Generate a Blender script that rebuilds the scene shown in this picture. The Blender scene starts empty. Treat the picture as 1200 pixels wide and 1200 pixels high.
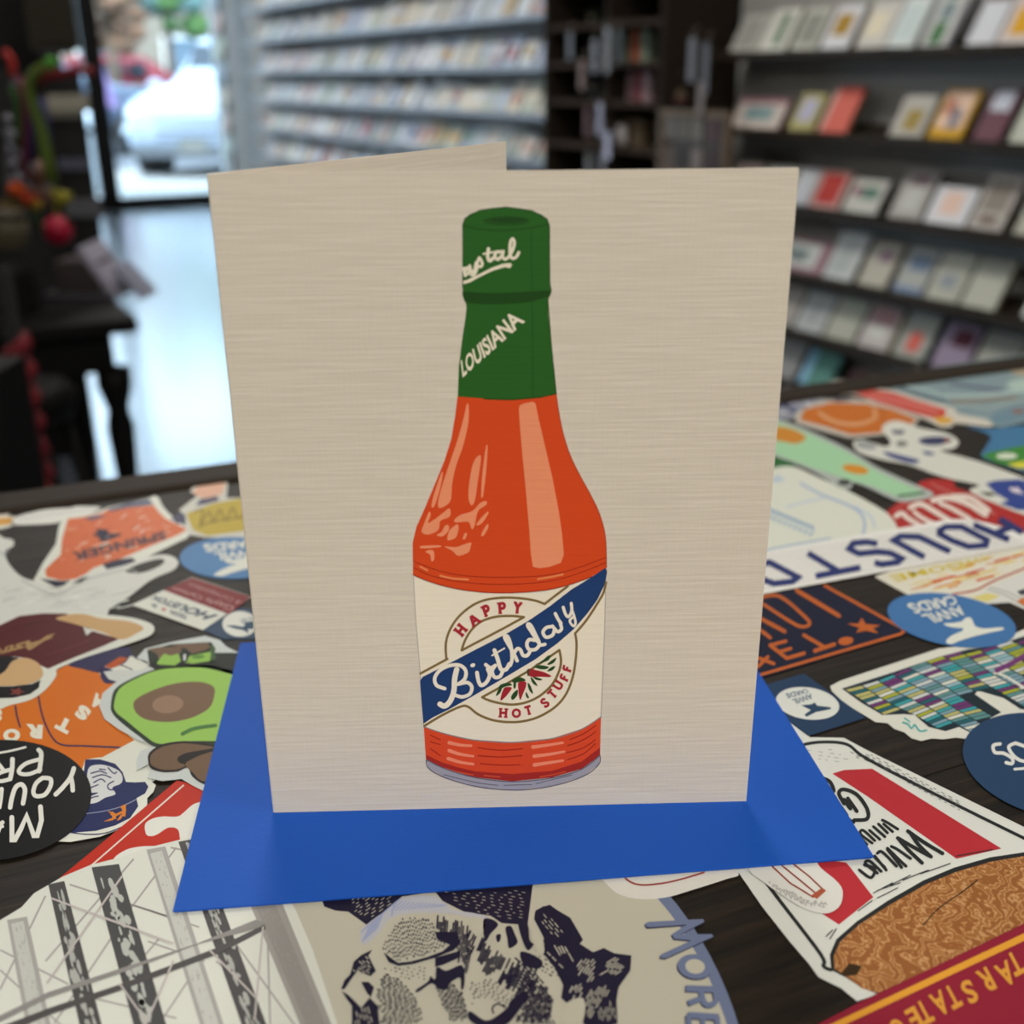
import bpy, bmesh, math, random
from mathutils import Vector, Matrix
random.seed(7)
# ---------------------------------------------------------------- camera
FPX, PITCH, ROLL, CAM_Z = 1315.69, 0.3735075, -0.0084026, 0.1564669
fw = Vector((0, math.cos(PITCH), -math.sin(PITCH)))
r0 = Vector((1, 0, 0)); u0 = r0.cross(fw)
cr = r0*math.cos(ROLL) + u0*math.sin(ROLL)
cu = -r0*math.sin(ROLL) + u0*math.cos(ROLL)
CAM = Vector((0, 0, CAM_Z))
cam_d = bpy.data.cameras.new('camera'); cam = bpy.data.objects.new('camera', cam_d)
bpy.context.scene.collection.objects.link(cam)
m = Matrix((( cr.x, cu.x, -fw.x), (cr.y, cu.y, -fw.y), (cr.z, cu.z, -fw.z))).to_4x4()
m.translation = CAM
cam.matrix_world = m
cam_d.sensor_width = 36; cam_d.lens = 36*FPX/1200; cam_d.clip_start = 0.01; cam_d.clip_end = 200
cam_d.dof.use_dof = True; cam_d.dof.focus_distance = 0.252; cam_d.dof.aperture_fstop = 12.5
sc = bpy.context.scene; sc.camera = cam
sc.view_settings.view_transform = 'Standard'; sc.view_settings.look = 'None'
sc.view_settings.exposure = 0.0; sc.view_settings.gamma = 1; sc.view_settings.use_curve_mapping = False
# ---------------------------------------------------------------- room frame: A runs along the card wall to the shop window, B points at the card wall
TH = math.radians(-28.45)
WA = Vector((math.sin(TH), math.cos(TH), 0)); WB = Vector((WA.y, -WA.x, 0))
ROOM_ROT = math.atan2(WA.y, WA.x)          # local x -> WA ; local y -> -WB
FLOOR_Z = -0.955; CEIL_Z = 2.15; WIN_A = 10.7; WALL_B = 2.86; BACK_A = -4.5; SIDE_B = -6.0
def RW(a, b, z=0.0): return WA*a + WB*b + Vector((0, 0, z))
# ---------------------------------------------------------------- world, sun, lamps
w = bpy.data.worlds.new('sky'); sc.world = w; w.use_nodes = True
bg = w.node_tree.nodes['Background']; bg.inputs[0].default_value = (0.60, 0.79, 1.0, 1); bg.inputs[1].default_value = 8.5
sun_d = bpy.data.lights.new('sun', 'SUN'); sun_d.energy = 5; sun_d.angle = 0.02; sun_d.color = (1, .96, .9)
sun = bpy.data.objects.new('sun', sun_d); sc.collection.objects.link(sun)
sun.rotation_euler = (WA*0.75 + WB*0.25 + Vector((0, 0, -1))).to_track_quat('-Z', 'Y').to_euler()
def area(name, a, b, z, sx, sy, power, col, target=None):
    d = bpy.data.lights.new(name, 'AREA'); d.shape = 'RECTANGLE'; d.size = sx; d.size_y = sy; d.energy = power; d.color = col
    o = bpy.data.objects.new(name, d); sc.collection.objects.link(o); o.location = RW(a, b, z)
    if target is not None: o.rotation_euler = (target-o.location).to_track_quat('-Z', 'Y').to_euler()
    else: o.rotation_euler = (0, 0, ROOM_ROT)
    return o
WARM = (1.0, .955, .88)
for a, pw in ((2.4, 44), (5.6, 46), (8.8, 40)):
    for b in (-3.2, 0.9):
        area('ceiling_lamp', a, b, CEIL_Z-.03, 1.2, .6, pw, WARM)
area('ceiling_lamp', -2.1, -.7, CEIL_Z-.03, 1.2, .6, 112, WARM)
area('ceiling_lamp', -2.1, 2.0, CEIL_Z-.03, 1.2, .6, 45, WARM)
# portals only guide the sampling of the sky through the shop front
for pb in (-1.6, 1.4):
    po = area('window_portal', WIN_A-.12, pb, .5, 3.0, 2.9, 1, (1, 1, 1), RW(0, pb, .5)); po.data.cycles.is_portal = True
# ---------------------------------------------------------------- helpers
COL = sc.collection
def lin(v): v /= 255.0; return v/12.92 if v <= .04045 else ((v+.055)/1.055)**2.4
def hexlin(h, k=(1, 1, 1)):
    h = h.lstrip('#'); return tuple(min(.93, lin(int(h[i:i+2], 16))*k[j]) for j, i in enumerate((0, 2, 4)))
MATS = {}
def mat(hexc, rough=.5, k=(1, 1, 1), spec=.22, metal=0, bump=None, noise=None, name=None):
    key = (hexc, rough, k, spec, metal, bump, noise)
    if key in MATS: return MATS[key]
    M = bpy.data.materials.new(name or 'paint_'+hexc.lstrip('#')); M.use_nodes = True; nt = M.node_tree; p = nt.nodes['Principled BSDF']
    c = hexlin(hexc, k); p.inputs['Base Color'].default_value = (*c, 1); p.inputs['Roughness'].default_value = rough
    p.inputs['Specular IOR Level'].default_value = spec; p.inputs['Metallic'].default_value = metal
    if noise or bump:
        tc = nt.nodes.new('ShaderNodeTexCoord'); mp = nt.nodes.new('ShaderNodeMapping'); nt.links.new(tc.outputs['Object'], mp.inputs[0])
        n = nt.nodes.new('ShaderNodeTexNoise'); nt.links.new(mp.outputs[0], n.inputs['Vector']); n.inputs['Detail'].default_value = 5
    if noise:   # (scale, amount, sx, sy, sz)
        mp.inputs['Scale'].default_value = noise[2:5]; n.inputs['Scale'].default_value = noise[0]
        r = nt.nodes.new('ShaderNodeValToRGB'); r.color_ramp.elements[0].position = .3; r.color_ramp.elements[1].position = .7
        r.color_ramp.elements[0].color = (*[x*(1-noise[1]) for x in c], 1); r.color_ramp.elements[1].color = (*[min(1, x*(1+noise[1])) for x in c], 1)
        nt.links.new(n.outputs[0], r.inputs[0]); nt.links.new(r.outputs[0], p.inputs['Base Color'])
    if bump:    # (strength, distance)
        b = nt.nodes.new('ShaderNodeBump'); b.inputs['Strength'].default_value = bump[0]; b.inputs['Distance'].default_value = bump[1]
        if not noise: n.inputs['Scale'].default_value = bump[2]
        nt.links.new(n.outputs[0], b.inputs['Height']); nt.links.new(b.outputs[0], p.inputs['Normal'])
    MATS[key] = M; return M
def band_mat(name, stops, scale, distort, detail, rot=0, wscale=(1, 1, 1), rough=.45, kind='BANDS', noise_scale=3.0):
    """printed engraving: a distorted wave cut into flat inks"""
    M = bpy.data.materials.new(name); M.use_nodes = True; nt = M.node_tree; p = nt.nodes['Principled BSDF']; p.inputs['Roughness'].default_value = rough; p.inputs['Specular IOR Level'].default_value = .2
    tc = nt.nodes.new('ShaderNodeTexCoord'); mp = nt.nodes.new('ShaderNodeMapping'); nt.links.new(tc.outputs['Object'], mp.inputs[0])
    mp.inputs['Rotation'].default_value = (0, 0, rot); mp.inputs['Scale'].default_value = wscale
    wv = nt.nodes.new('ShaderNodeTexWave'); wv.wave_type = kind; nt.links.new(mp.outputs[0], wv.inputs[0])
    wv.inputs['Scale'].default_value = scale; wv.inputs['Distortion'].default_value = distort; wv.inputs['Detail'].default_value = detail; wv.inputs['Detail Scale'].default_value = noise_scale
    r = nt.nodes.new('ShaderNodeValToRGB'); r.color_ramp.interpolation = 'CONSTANT'
    els = r.color_ramp.elements
    for i, (pos, h) in enumerate(stops):
        e = els[i] if i < 2 else els.new(pos)
        e.position = pos; e.color = (*hexlin(h), 1)
    nt.links.new(wv.outputs['Color'], r.inputs[0]); nt.links.new(r.outputs[0], p.inputs['Base Color'])
    return M
def tag(o, label=None, cat=None, group=None, kind=None):
    if label: o['label'] = label
    if cat: o['category'] = cat
    if group: o['group'] = group
    if kind: o['kind'] = kind
    return o
def empty(name, loc, rotz=0, label=None, cat=None, group=None):
    o = bpy.data.objects.new(name, None); COL.objects.link(o); o.location = loc; o.rotation_euler = (0, 0, rotz); o.empty_display_size = .02
    return tag(o, label, cat, group)
class MB:
    """collects simple shapes in one mesh"""
    def __init__(s): s.v = []; s.f = []; s.m = []; s.smooth = []; s.mats = []
    def mi(s, m):
        if m not in s.mats: s.mats.append(m)
        return s.mats.index(m)
    def add(s, verts, faces, m, smooth=False):
        n = len(s.v); s.v += [tuple(v) for v in verts]; i = s.mi(m)
        for f in faces: s.f.append([n+k for k in f]); s.m.append(i); s.smooth.append(smooth)
    def box(s, c, d, m, rot=None, taper=1.0):
        x, y, z = (d[0]/2, d[1]/2, d[2]/2); P = []
        for k in (-1, 1):
            t = taper if k > 0 else 1
            P += [Vector((i*x*t, j*y*t, k*z)) for i, j in ((-1, -1), (1, -1), (1, 1), (-1, 1))]
        if rot is not None: P = [rot @ p for p in P]
        P = [p+Vector(c) for p in P]
        s.add(P, [(0, 3, 2, 1), (4, 5, 6, 7), (0, 1, 5, 4), (1, 2, 6, 5), (2, 3, 7, 6), (3, 0, 4, 7)], m)
    def lathe(s, c, prof, m, n=20, rot=None, closed=True):
        P = []; F = []
        for r, z in prof:
            for k in range(n):
                a = 2*math.pi*k/n; q = Vector((r*math.cos(a), r*math.sin(a), z))
                P.append((rot @ q if rot is not None else q)+Vector(c))
        for i in range(len(prof)-1):
            for k in range(n):
                F.append((i*n+k, i*n+(k+1) % n, (i+1)*n+(k+1) % n, (i+1)*n+k))
        if closed: F.append(tuple(range(n))[::-1]); F.append(tuple((len(prof)-1)*n+k for k in range(n)))
        s.add(P, F, m, True)
    def ball(s, c, r, m, n=14, sq=(1, 1, 1), wob=0, seed=0):
        rnd = random.Random(seed); P = []; F = []; R = n//2+1
        for i in range(R):
            t = math.pi*(i+.001)/(R-1+.002)
            for k in range(n):
                a = 2*math.pi*k/n; q = 1+wob*(rnd.random()-.5)
                P.append(Vector(c)+Vector((r*sq[0]*q*math.sin(t)*math.cos(a), r*sq[1]*q*math.sin(t)*math.sin(a), r*sq[2]*q*math.cos(t))))
        for i in range(R-1):
            for k in range(n): F.append((i*n+k, (i+1)*n+k, (i+1)*n+(k+1) % n, i*n+(k+1) % n))
        s.add(P, F, m, True)
    def tube(s, pts, r, m, n=8):
        pts = [Vector(p) for p in pts]; P = []; F = []
        for i, p in enumerate(pts):
            d = (pts[min(i+1, len(pts)-1)]-pts[max(i-1, 0)]).normalized()
            a = d.orthogonal().normalized() if i == 0 else (a-d*a.dot(d)).normalized()
            b = d.cross(a); rr = r[i] if isinstance(r, (list, tuple)) else r
            for k in range(n):
                t = 2*math.pi*k/n; P.append(p+a*rr*math.cos(t)+b*rr*math.sin(t))
        for i in range(len(pts)-1):
            for k in range(n): F.append((i*n+k, i*n+(k+1) % n, (i+1)*n+(k+1) % n, (i+1)*n+k))
        F.append(tuple(range(n))[::-1]); F.append(tuple((len(pts)-1)*n+k for k in range(n)))
        s.add(P, F, m, True)
    def prism(s, prof, axis_len, m, off=(0, 0, 0), plane='xz'):
        """profile in x/z, extruded along y"""
        n = len(prof); P = []
        for y in (-axis_len/2, axis_len/2): P += [Vector((x, y, z))+Vector(off) for x, z in prof]
        F = [tuple(range(n)), tuple(range(2*n-1, n-1, -1))]+[(i, i+n, (i+1) % n+n, (i+1) % n) for i in range(n)]
        s.add(P, F, m)
    def build(s, name, parent=None, loc=None, rotz=0, bevel=0):
        me = bpy.data.meshes.new(name); me.from_pydata(s.v, [], s.f)
        for m in s.mats: me.materials.append(m)
        me.polygons.foreach_set('material_index', s.m); me.polygons.foreach_set('use_smooth', s.smooth); me.update()
        o = bpy.data.objects.new(name, me); COL.objects.link(o)
        if parent: o.parent = parent
        if loc is not None: o.location = loc
        o.rotation_euler = (0, 0, rotz)
        if bevel:
            b = o.modifiers.new('bevel', 'BEVEL'); b.width = bevel; b.segments = 2; b.limit_method = 'ANGLE'
        return o
# ---- pixels of the photograph turned into real points
def ray(x, y): return fw*FPX + cr*(x-600) - cu*(y-600)
def on_z(x, y, z):
    d = ray(x, y); t = (z-CAM_Z)/d.z; return CAM+d*t
def proj(P):
    d = P-CAM; k = d.dot(fw); return 600+FPX*d.dot(cr)/k, 600-FPX*d.dot(cu)/k
def on_b(x, y, b):
    d = ray(x, y); t = b/d.dot(WB); P = CAM+d*t; return P.dot(WA), P.z
def a_at(px, b, z):
    lo, hi = .3, 14.0
    for _ in range(50):
        mid = (lo+hi)/2
        if proj(RW(mid, b, z))[0] > px: lo = mid
        else: hi = mid
    return (lo+hi)/2
def at_y(x, y, Y):
    d = ray(x, y); return CAM+d*(Y/d.y)
# ---- flat printing on a plane
def homog(q):
    """unit square (0,0),(1,0),(1,1),(0,1) -> quad"""
    (x0, y0), (x1, y1), (x2, y2), (x3, y3) = q
    dx1, dx2, dx3 = x1-x2, x3-x2, x0-x1+x2-x3; dy1, dy2, dy3 = y1-y2, y3-y2, y0-y1+y2-y3
    det = dx1*dy2-dx2*dy1; g = (dx3*dy2-dx2*dy3)/det; h = (dx1*dy3-dx3*dy1)/det
    a, b, c = x1-x0+g*x1, x3-x0+h*x3, x0; d, e, f = y1-y0+g*y1, y3-y0+h*y3, y0
    return lambda u, v: ((a*u+b*v+c)/(g*u+h*v+1), (d*u+e*v+f)/(g*u+h*v+1))
GL = {}
def glyphs(txt, bold, shear=0):
    key = (txt, bold, shear)
    if key in GL: return GL[key]
    cu_ = bpy.data.curves.new('t', 'FONT'); cu_.body = txt; cu_.offset = bold; cu_.resolution_u = 3; cu_.shear = shear; cu_.fill_mode = 'FRONT'
    o = bpy.data.objects.new('t', cu_); COL.objects.link(o); bpy.context.view_layer.update()
    me = bpy.data.meshes.new_from_object(o.evaluated_get(bpy.context.evaluated_depsgraph_get()))
    vs = [(v.co.x, v.co.y) for v in me.vertices]; fs = [tuple(p.vertices) for p in me.polygons]
    bpy.data.objects.remove(o); bpy.data.curves.remove(cu_); bpy.data.meshes.remove(me)
    x0, x1 = min(v[0] for v in vs), max(v[0] for v in vs); y0, y1 = min(v[1] for v in vs), max(v[1] for v in vs)
    GL[key] = ([((x-x0)/(x1-x0), (y-y0)/(y1-y0)) for x, y in vs], fs); return GL[key]
def catmull(P, n=6, closed=True):
    out = []; N = len(P)
    for i in range(N if closed else N-1):
        g = (lambda k: P[k % N]) if closed else (lambda k: P[max(0, min(N-1, k))])
        p0, p1, p2, p3 = g(i-1), g(i), g(i+1), g(i+2)
        for k in range(n):
            t = k/n; out.append(tuple(.5*((2*p1[j])+(-p0[j]+p2[j])*t+(2*p0[j]-5*p1[j]+4*p2[j]-p3[j])*t*t+(-p0[j]+3*p1[j]-3*p2[j]+p3[j])*t**3) for j in (0, 1)))
    if not closed: out.append(tuple(P[-1]))
    return out
def ell(cx, cy, rx, ry, n=40, rot=0):
    c, s = math.cos(math.radians(rot)), math.sin(math.radians(rot))
    return [(cx+rx*math.cos(t)*c-ry*math.sin(t)*s, cy+rx*math.cos(t)*s+ry*math.sin(t)*c) for t in [2*math.pi*k/n for k in range(n)]]
def inside(P, x, y):
    c = False; j = len(P)-1
    for i in range(len(P)):
        if (P[i][1] > y) != (P[j][1] > y) and x < (P[j][0]-P[i][0])*(y-P[i][1])/(P[j][1]-P[i][1])+P[i][0]: c = not c
        j = i
    return c
STEP = 0.00003
class Print:
    """inked shapes on a plane; p3(x, y) -> point on the plane, nrm its normal"""
    def __init__(s, p3, nrm, k=(1, 1, 1), rough=.5):
        s.p3 = p3; s.n = nrm; s.k = k; s.r = rough; s.art = MB(); s.let = MB(); s.F = (0, 0, 1)
    def frame(s, ox, oy, sc_): s.F = (ox, oy, sc_); return s
    def px(s, p): return (s.F[0]+p[0]/s.F[2], s.F[1]+p[1]/s.F[2])
    def M(s, c): return mat(c, s.r, s.k, .1) if isinstance(c, str) else c
    def P(s, p, L): q = s.px(p); return s.p3(*q)+s.n*(L*STEP)
    def poly(s, pts, c, L=1, smooth=False, to=None):
        if smooth: pts = catmull(pts, 5)
        V = [s.P(p, L) for p in pts]
        tri = __import__('mathutils').geometry.tessellate_polygon([[Vector((p[0], p[1], 0)) for p in pts]])
        F = []
        for t in tri:
            a, b, d = (V[i] for i in t)
            F.append(tuple(t) if (b-a).cross(d-a).dot(s.n) > 0 else tuple(t)[::-1])
        (to or s.art).add(V, F, s.M(c))
    def line(s, pts, wd, c, L=2, smooth=False, closed=False, to=None, w2=None, cap=True):
        """one joined ribbon; it climbs a hair along its length so that it never lies in its own plane where it crosses itself"""
        if smooth: pts = catmull(pts, 5, closed)
        if closed: pts = list(pts)+[pts[0]]
        q = [pts[0]]
        for p in pts[1:]:
            if math.hypot(p[0]-q[-1][0], p[1]-q[-1][1]) > .3: q.append(p)
        pts = q; N = len(pts)
        if N < 2: return
        s.cnt = (getattr(s, 'cnt', 0)+1) % 5; L0 = L+s.cnt*.12; up = .3 if N > 8 else 0
        D = []
        for i in range(N-1):
            d = math.hypot(pts[i+1][0]-pts[i][0], pts[i+1][1]-pts[i][1]); D.append(((pts[i+1][0]-pts[i][0])/d, (pts[i+1][1]-pts[i][1])/d))
        V = []; F = []
        for i, (x, y) in enumerate(pts):
            w_ = (wd if w2 is None else wd+(w2-wd)*i/(N-1))/2
            a, b = D[max(i-1, 0)], D[min(i, N-2)]
            tx, ty = a[0]+b[0], a[1]+b[1]; l = math.hypot(tx, ty)
            if l < .2: tx, ty, l = b[0], b[1], 1
            nx, ny = -ty/l, tx/l; k = min(2.0, 1/max(.3, nx*-a[1]+ny*a[0])); lv = L0+up*i/(N-1)
            V += [s.P((x+nx*w_*k, y+ny*w_*k), lv), s.P((x-nx*w_*k, y-ny*w_*k), lv)]
        for i in range(N-1): F.append((2*i, 2*i+1, 2*i+3, 2*i+2))
        if cap:
            for e, sg in ((0, -1), (N-1, 1)):
                d = D[0] if e == 0 else D[-1]; x, y = pts[e]; w_ = (wd if (w2 is None or e == 0) else w2)/2; n0 = len(V); lv = L0+(up if e else 0)
                for k in range(1, 5):
                    t = math.pi*k/5; nx, ny = -d[1]*math.cos(t), d[0]*math.cos(t)
                    V.append(s.P((x+(nx+sg*d[0]*math.sin(t))*w_, y+(ny+sg*d[1]*math.sin(t))*w_), lv))
                F.append((2*e, n0, n0+1, n0+2, n0+3, 2*e+1))
        G_ = []
        for f in F:
            a, b, d = V[f[0]], V[f[1]], V[f[2]]
            G_.append(f if (b-a).cross(d-a).dot(s.n) > 0 else f[::-1])
        (to or s.art).add(V, G_, s.M(c))
    def text(s, t, quad, c, L=3, bold=.02, shear=0):
        """quad: base-left, base-right, top-right, top-left as read"""
        H = homog(quad); vs, fs = glyphs(t, bold, shear)
        V = [s.P(H(u, v), L) for u, v in vs]; F = []
        for f in fs:
            a, b, d = V[f[0]], V[f[1]], V[f[2]]
            F.append(f if (b-a).cross(d-a).dot(s.n) > 0 else f[::-1])
        s.let.add(V, F, s.M(c))
    def char(s, ch, cx, cy, w_, h_, ang, c, L=3, bold=.04):
        a = math.radians(ang); ux, uy = math.cos(a), -math.sin(a); vx, vy = -math.sin(a), -math.cos(a)
        q = [(cx+ux*w_*i/2+vx*h_*j/2, cy+uy*w_*i/2+vy*h_*j/2) for i, j in ((-1, -1), (1, -1), (1, 1), (-1, 1))]
        s.text(ch, q, c, L, bold)
    def hatch(s, region, ang, gap, wd, c, L=3, dash=(14, 6), bend=0, var=0, seed=1):
        """short engraved strokes filling a region"""
        rnd = random.Random(seed); a = math.radians(ang); dx, dy = math.cos(a), math.sin(a)
        xs = [p[0] for p in region]; ys = [p[1] for p in region]; cx, cy = (min(xs)+max(xs))/2, (min(ys)+max(ys))/2
        R = math.hypot(max(xs)-min(xs), max(ys)-min(ys))/2; v = -R
        while v < R:
            u = -R+rnd.random()*dash[0]
            while u < R:
                ln = dash[0]*(.6+.8*rnd.random()); pts = []
                for k in range(3):
                    uu = u+ln*k/2; vv = v+bend*(uu/R)**2*R
                    pts.append((cx+dx*uu-dy*vv, cy+dy*uu+dx*vv))
                if all(inside(region, *q) for q in pts): s.line(pts, wd*(1+var*(rnd.random()-.5)), c, L, cap=False)
                u += ln+dash[1]*(.6+.8*rnd.random())
            v += gap
STACK_Z = -0.0015; VINYL = 0.00012
UP = Vector((0, 0, 1))
def outline_slab(pts, z_top, thick, m, name, bevel=0):
    V = [on_z(x, y, z_top) for x, y in pts]; c = sum(V, Vector())/len(V); c.z = z_top
    n = len(V); P = [v-c for v in V]+[v-c-UP*thick for v in V]
    mb = MB(); tri = __import__('mathutils').geometry.tessellate_polygon([[Vector((p.x, p.y, 0)) for p in P[:n]]])
    F = []
    for t in tri:
        a, b, d = (P[i] for i in t)
        t = tuple(t) if (b-a).cross(d-a).z > 0 else tuple(t)[::-1]
        F.append(t); F.append(tuple(i+n for i in t)[::-1])
    ar = sum(P[i].x*P[(i+1) % n].y-P[(i+1) % n].x*P[i].y for i in range(n))
    for i in range(n):
        j = (i+1) % n; f = (i, i+n, j+n, j); F.append(f if ar > 0 else f[::-1])
    mb.add(P, F, m); return mb.build(name, loc=c)
class Sticker(Print):
    def __init__(s, name, label, level, base, hexc='#dcdcd2', smooth=True, frame=(0, 0, 1), rough=.42):
        s.z = STACK_Z+VINYL*(level+1)
        super().__init__(lambda x, y: on_z(x, y, s.z), UP, rough=rough); s.frame(*frame)
        pts = catmull(base, 5) if smooth else base
        s.root = outline_slab([s.px(p) for p in pts], s.z, VINYL*.95, s.M(hexc), name)
        tag(s.root, label, 'sticker', 'stickers covering the tabletop')
        s.done_ = False
    def done(s):
        for mb, nm in ((s.art, 'printed_design'), (s.let, 'lettering')):
            if mb.v:
                c = s.root.location; mb.v = [(v[0]-c.x, v[1]-c.y, v[2]-c.z) for v in mb.v]
                o = mb.build(nm, s.root)
# ================================================================ ROOM
FLOORM = mat('#4c525c', .26, spec=.9, noise=(2.0, .22, 1, 6, 1), name='polished_floor')
_p = FLOORM.node_tree.nodes['Principled BSDF']; _p.inputs['Coat Weight'].default_value = .8; _p.inputs['Coat Roughness'].default_value = .18; _p.inputs['Coat IOR'].default_value = 1.7
WALLM = mat('#a9a8a5', .8, name='grey_wall'); CEILM = mat('#b9b5ac', .9); PLAIN = mat('#8f8b84', .85)
BLACKM = mat('#0b0b0c', .4, name='black_frame'); 
def struct(name, mb, **k): return tag(mb.build(name, **k), kind='structure')
def rbox(mb, a0, a1, b0, b1, z0, z1, m):
    """box in the room frame, written in world coordinates"""
    c = RW((a0+a1)/2, (b0+b1)/2, (z0+z1)/2)
    mb.box(c, (abs(a1-a0), abs(b1-b0), abs(z1-z0)), m, Matrix.Rotation(ROOM_ROT, 3, 'Z'))
b = MB(); rbox(b, BACK_A-.2, WIN_A+.1, SIDE_B-.2, WALL_B+.2, FLOOR_Z-.1, FLOOR_Z, FLOORM); struct('floor', b)
b = MB(); rbox(b, BACK_A-.2, WIN_A+.2, SIDE_B-.2, WALL_B+.2, CEIL_Z, CEIL_Z+.1, CEILM); struct('ceiling', b)
b = MB(); rbox(b, BACK_A-.2, WIN_A+.2, WALL_B, WALL_B+.15, FLOOR_Z, CEIL_Z, WALLM); struct('wall_right', b)
b = MB(); rbox(b, BACK_A-.2, WIN_A+.2, SIDE_B-.15, SIDE_B, FLOOR_Z, CEIL_Z, PLAIN); struct('wall_left', b)
b = MB(); rbox(b, BACK_A-.2, BACK_A, SIDE_B, WALL_B, FLOOR_Z, CEIL_Z, PLAIN); struct('wall_near', b)
# shop front: posts found from the photograph
def b_on_win(px, py):
    d = ray(px, py); t = WIN_A/d.dot(WA); P = CAM+d*t; return P.dot(WB), P.z
bm1 = b_on_win(120, 120)[0]; bm2 = b_on_win(268, 120)[0]; bL = b_on_win(-120, 120)[0]
b = MB(); rbox(b, WIN_A, WIN_A+.2, bm2+.12, WALL_B, FLOOR_Z, CEIL_Z, mat('#8d8e96', .7)); struct('wall_front', b)
b = MB(); rbox(b, WIN_A, WIN_A+.2, SIDE_B, -3.2, FLOOR_Z, CEIL_Z, PLAIN); struct('wall_front_far', b)
GLASS = bpy.data.materials.new('window_glass'); GLASS.use_nodes = True; nt = GLASS.node_tree
for n in list(nt.nodes):
    if n.type == 'BSDF_PRINCIPLED': nt.nodes.remove(n)
out = nt.nodes['Material Output']; tr = nt.nodes.new('ShaderNodeBsdfTransparent'); gl = nt.nodes.new('ShaderNodeBsdfGlossy'); gl.inputs['Roughness'].default_value = .02
tr.inputs[0].default_value = (.93, .97, .97, 1); fr = nt.nodes.new('ShaderNodeFresnel'); mx = nt.nodes.new('ShaderNodeMixShader')
nt.links.new(fr.outputs[0], mx.inputs[0]); nt.links.new(tr.outputs[0], mx.inputs[1]); nt.links.new(gl.outputs[0], mx.inputs[2]); nt.links.new(mx.outputs[0], out.inputs[0])
def pane_unit(name, b0, b1, post, handle=False):
    root = empty(name, RW(WIN_A+.04, (b0+b1)/2, FLOOR_Z), ROOM_ROT); tag(root, kind='structure')
    hw = abs(b1-b0)/2; H = 2.75
    f = MB()
    for s in (-1, 1): f.box((0, s*(hw-post/2), H/2), (.06, post, H), BLACKM)
    f.box((0, 0, .05), (.06, hw*2, .10), BLACKM); f.box((0, 0, H-.04), (.06, hw*2, .08), BLACKM)
    f.build('door_frame' if handle else 'window_frame', root)
    g = MB(); g.box((0, 0, H/2), (.008, 2*hw-2*post, H-.2), GLASS); g.build('pane', root)
    if handle:
        h = MB(); yy = hw-post-.03; h.tube([(-.04, yy, .9), (-.09, yy, .92), (-.09, yy, 1.28), (-.04, yy, 1.3)], .012, mat('#8a8c98', .3, metal=1)); h.build('door_handle', root)
    return root
pane_unit('door_1', bm1-.05, bm2+.05, .10)
pane_unit('window_1', bm1-1.25, bm1-.05, .06, False)
pane_unit('window_2', -3.2, bm1-1.25, .06)
b = MB(); rbox(b, WIN_A-.02, WIN_A+.12, -3.2, bm2+.12, FLOOR_Z+2.75, CEIL_Z, mat('#3c3c40', .7)); struct('trim_1', b)
b = MB(); rbox(b, WIN_A-.3, WIN_A-.02, bm2+.14, bm2+.36, FLOOR_Z, CEIL_Z, mat('#85868e', .7, noise=(3, .08, 1, 8, .2))); struct('trim_2', b)
# low black sill
b = MB(); rbox(b, WIN_A-.05, WIN_A+.1, -3.2, bm2+.12, FLOOR_Z, FLOOR_Z+.03, BLACKM); struct('trim_3', b)
# ================================================================ CARD WALL
SHELFM = mat('#2c241b', .65, noise=(6, .25, 1, 8, 8), name='shelf_wood'); SHELF_LIT = mat('#74747c', .4, spec=.5, name='shelf_wood_window_lit')  # far shelves: same brown wood, window light put into a paler grey
BF = 2.72   # where the cards' feet stand
FACE_ROT = ROOM_ROT+math.pi   # local x runs along -WA (to the right), local y points into the wall
LEAN = math.radians(29)
def shelf(z, a0, a1, m, label, group):
    root = empty('wall_shelf', RW((a0+a1)/2, WALL_B, z), FACE_ROT, label, 'shelf', group)
    L = a1-a0; y0 = BF-WALL_B
    s = MB(); s.box((0, y0/2-.012, -.012), (L, -y0+.024-.002, .024), m); s.build('shelf_board', root)
    s = MB(); s.box((0, y0-.031, -.008), (L, .010, .024), m); s.build('front_lip', root)
    s = MB(); s.prism([(-.002, 0), (-.002, .03), (-.006, .03), (y0*0.6, .0)], L, m)
    # sloped rest behind the cards: x/z profile extruded along the shelf
    s.v = [(v[1], v[0], v[2]) for v in s.v]; s.f = [f[::-1] for f in s.f]
    s.build('sloped_rest', root)
    return root
RZ = [.452, .212, -.036, -.272, -.491, -.687, -.873]
LZ = [.61, .395, .181, -.025, -.230, -.436, -.64]
ordn = ['topmost', 'second', 'third', 'fourth', 'fifth', 'sixth', 'seventh', 'eighth', 'ninth', 'tenth', 'eleventh', 'twelfth']
for i, z in enumerate(RZ):
    if i: shelf(z, .9, 3.44, SHELFM, f'dark brown wall shelf of the right-hand section, {ordn[i-1]} from the top', 'shelves of the right-hand wall section')
for i, z in enumerate(LZ):
    shelf(z, 4.42, 9.25, SHELF_LIT, f'brown wall shelf with painted grey window light, far left-hand section, {ordn[i]} from the top', 'shelves of the far wall section')
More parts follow.
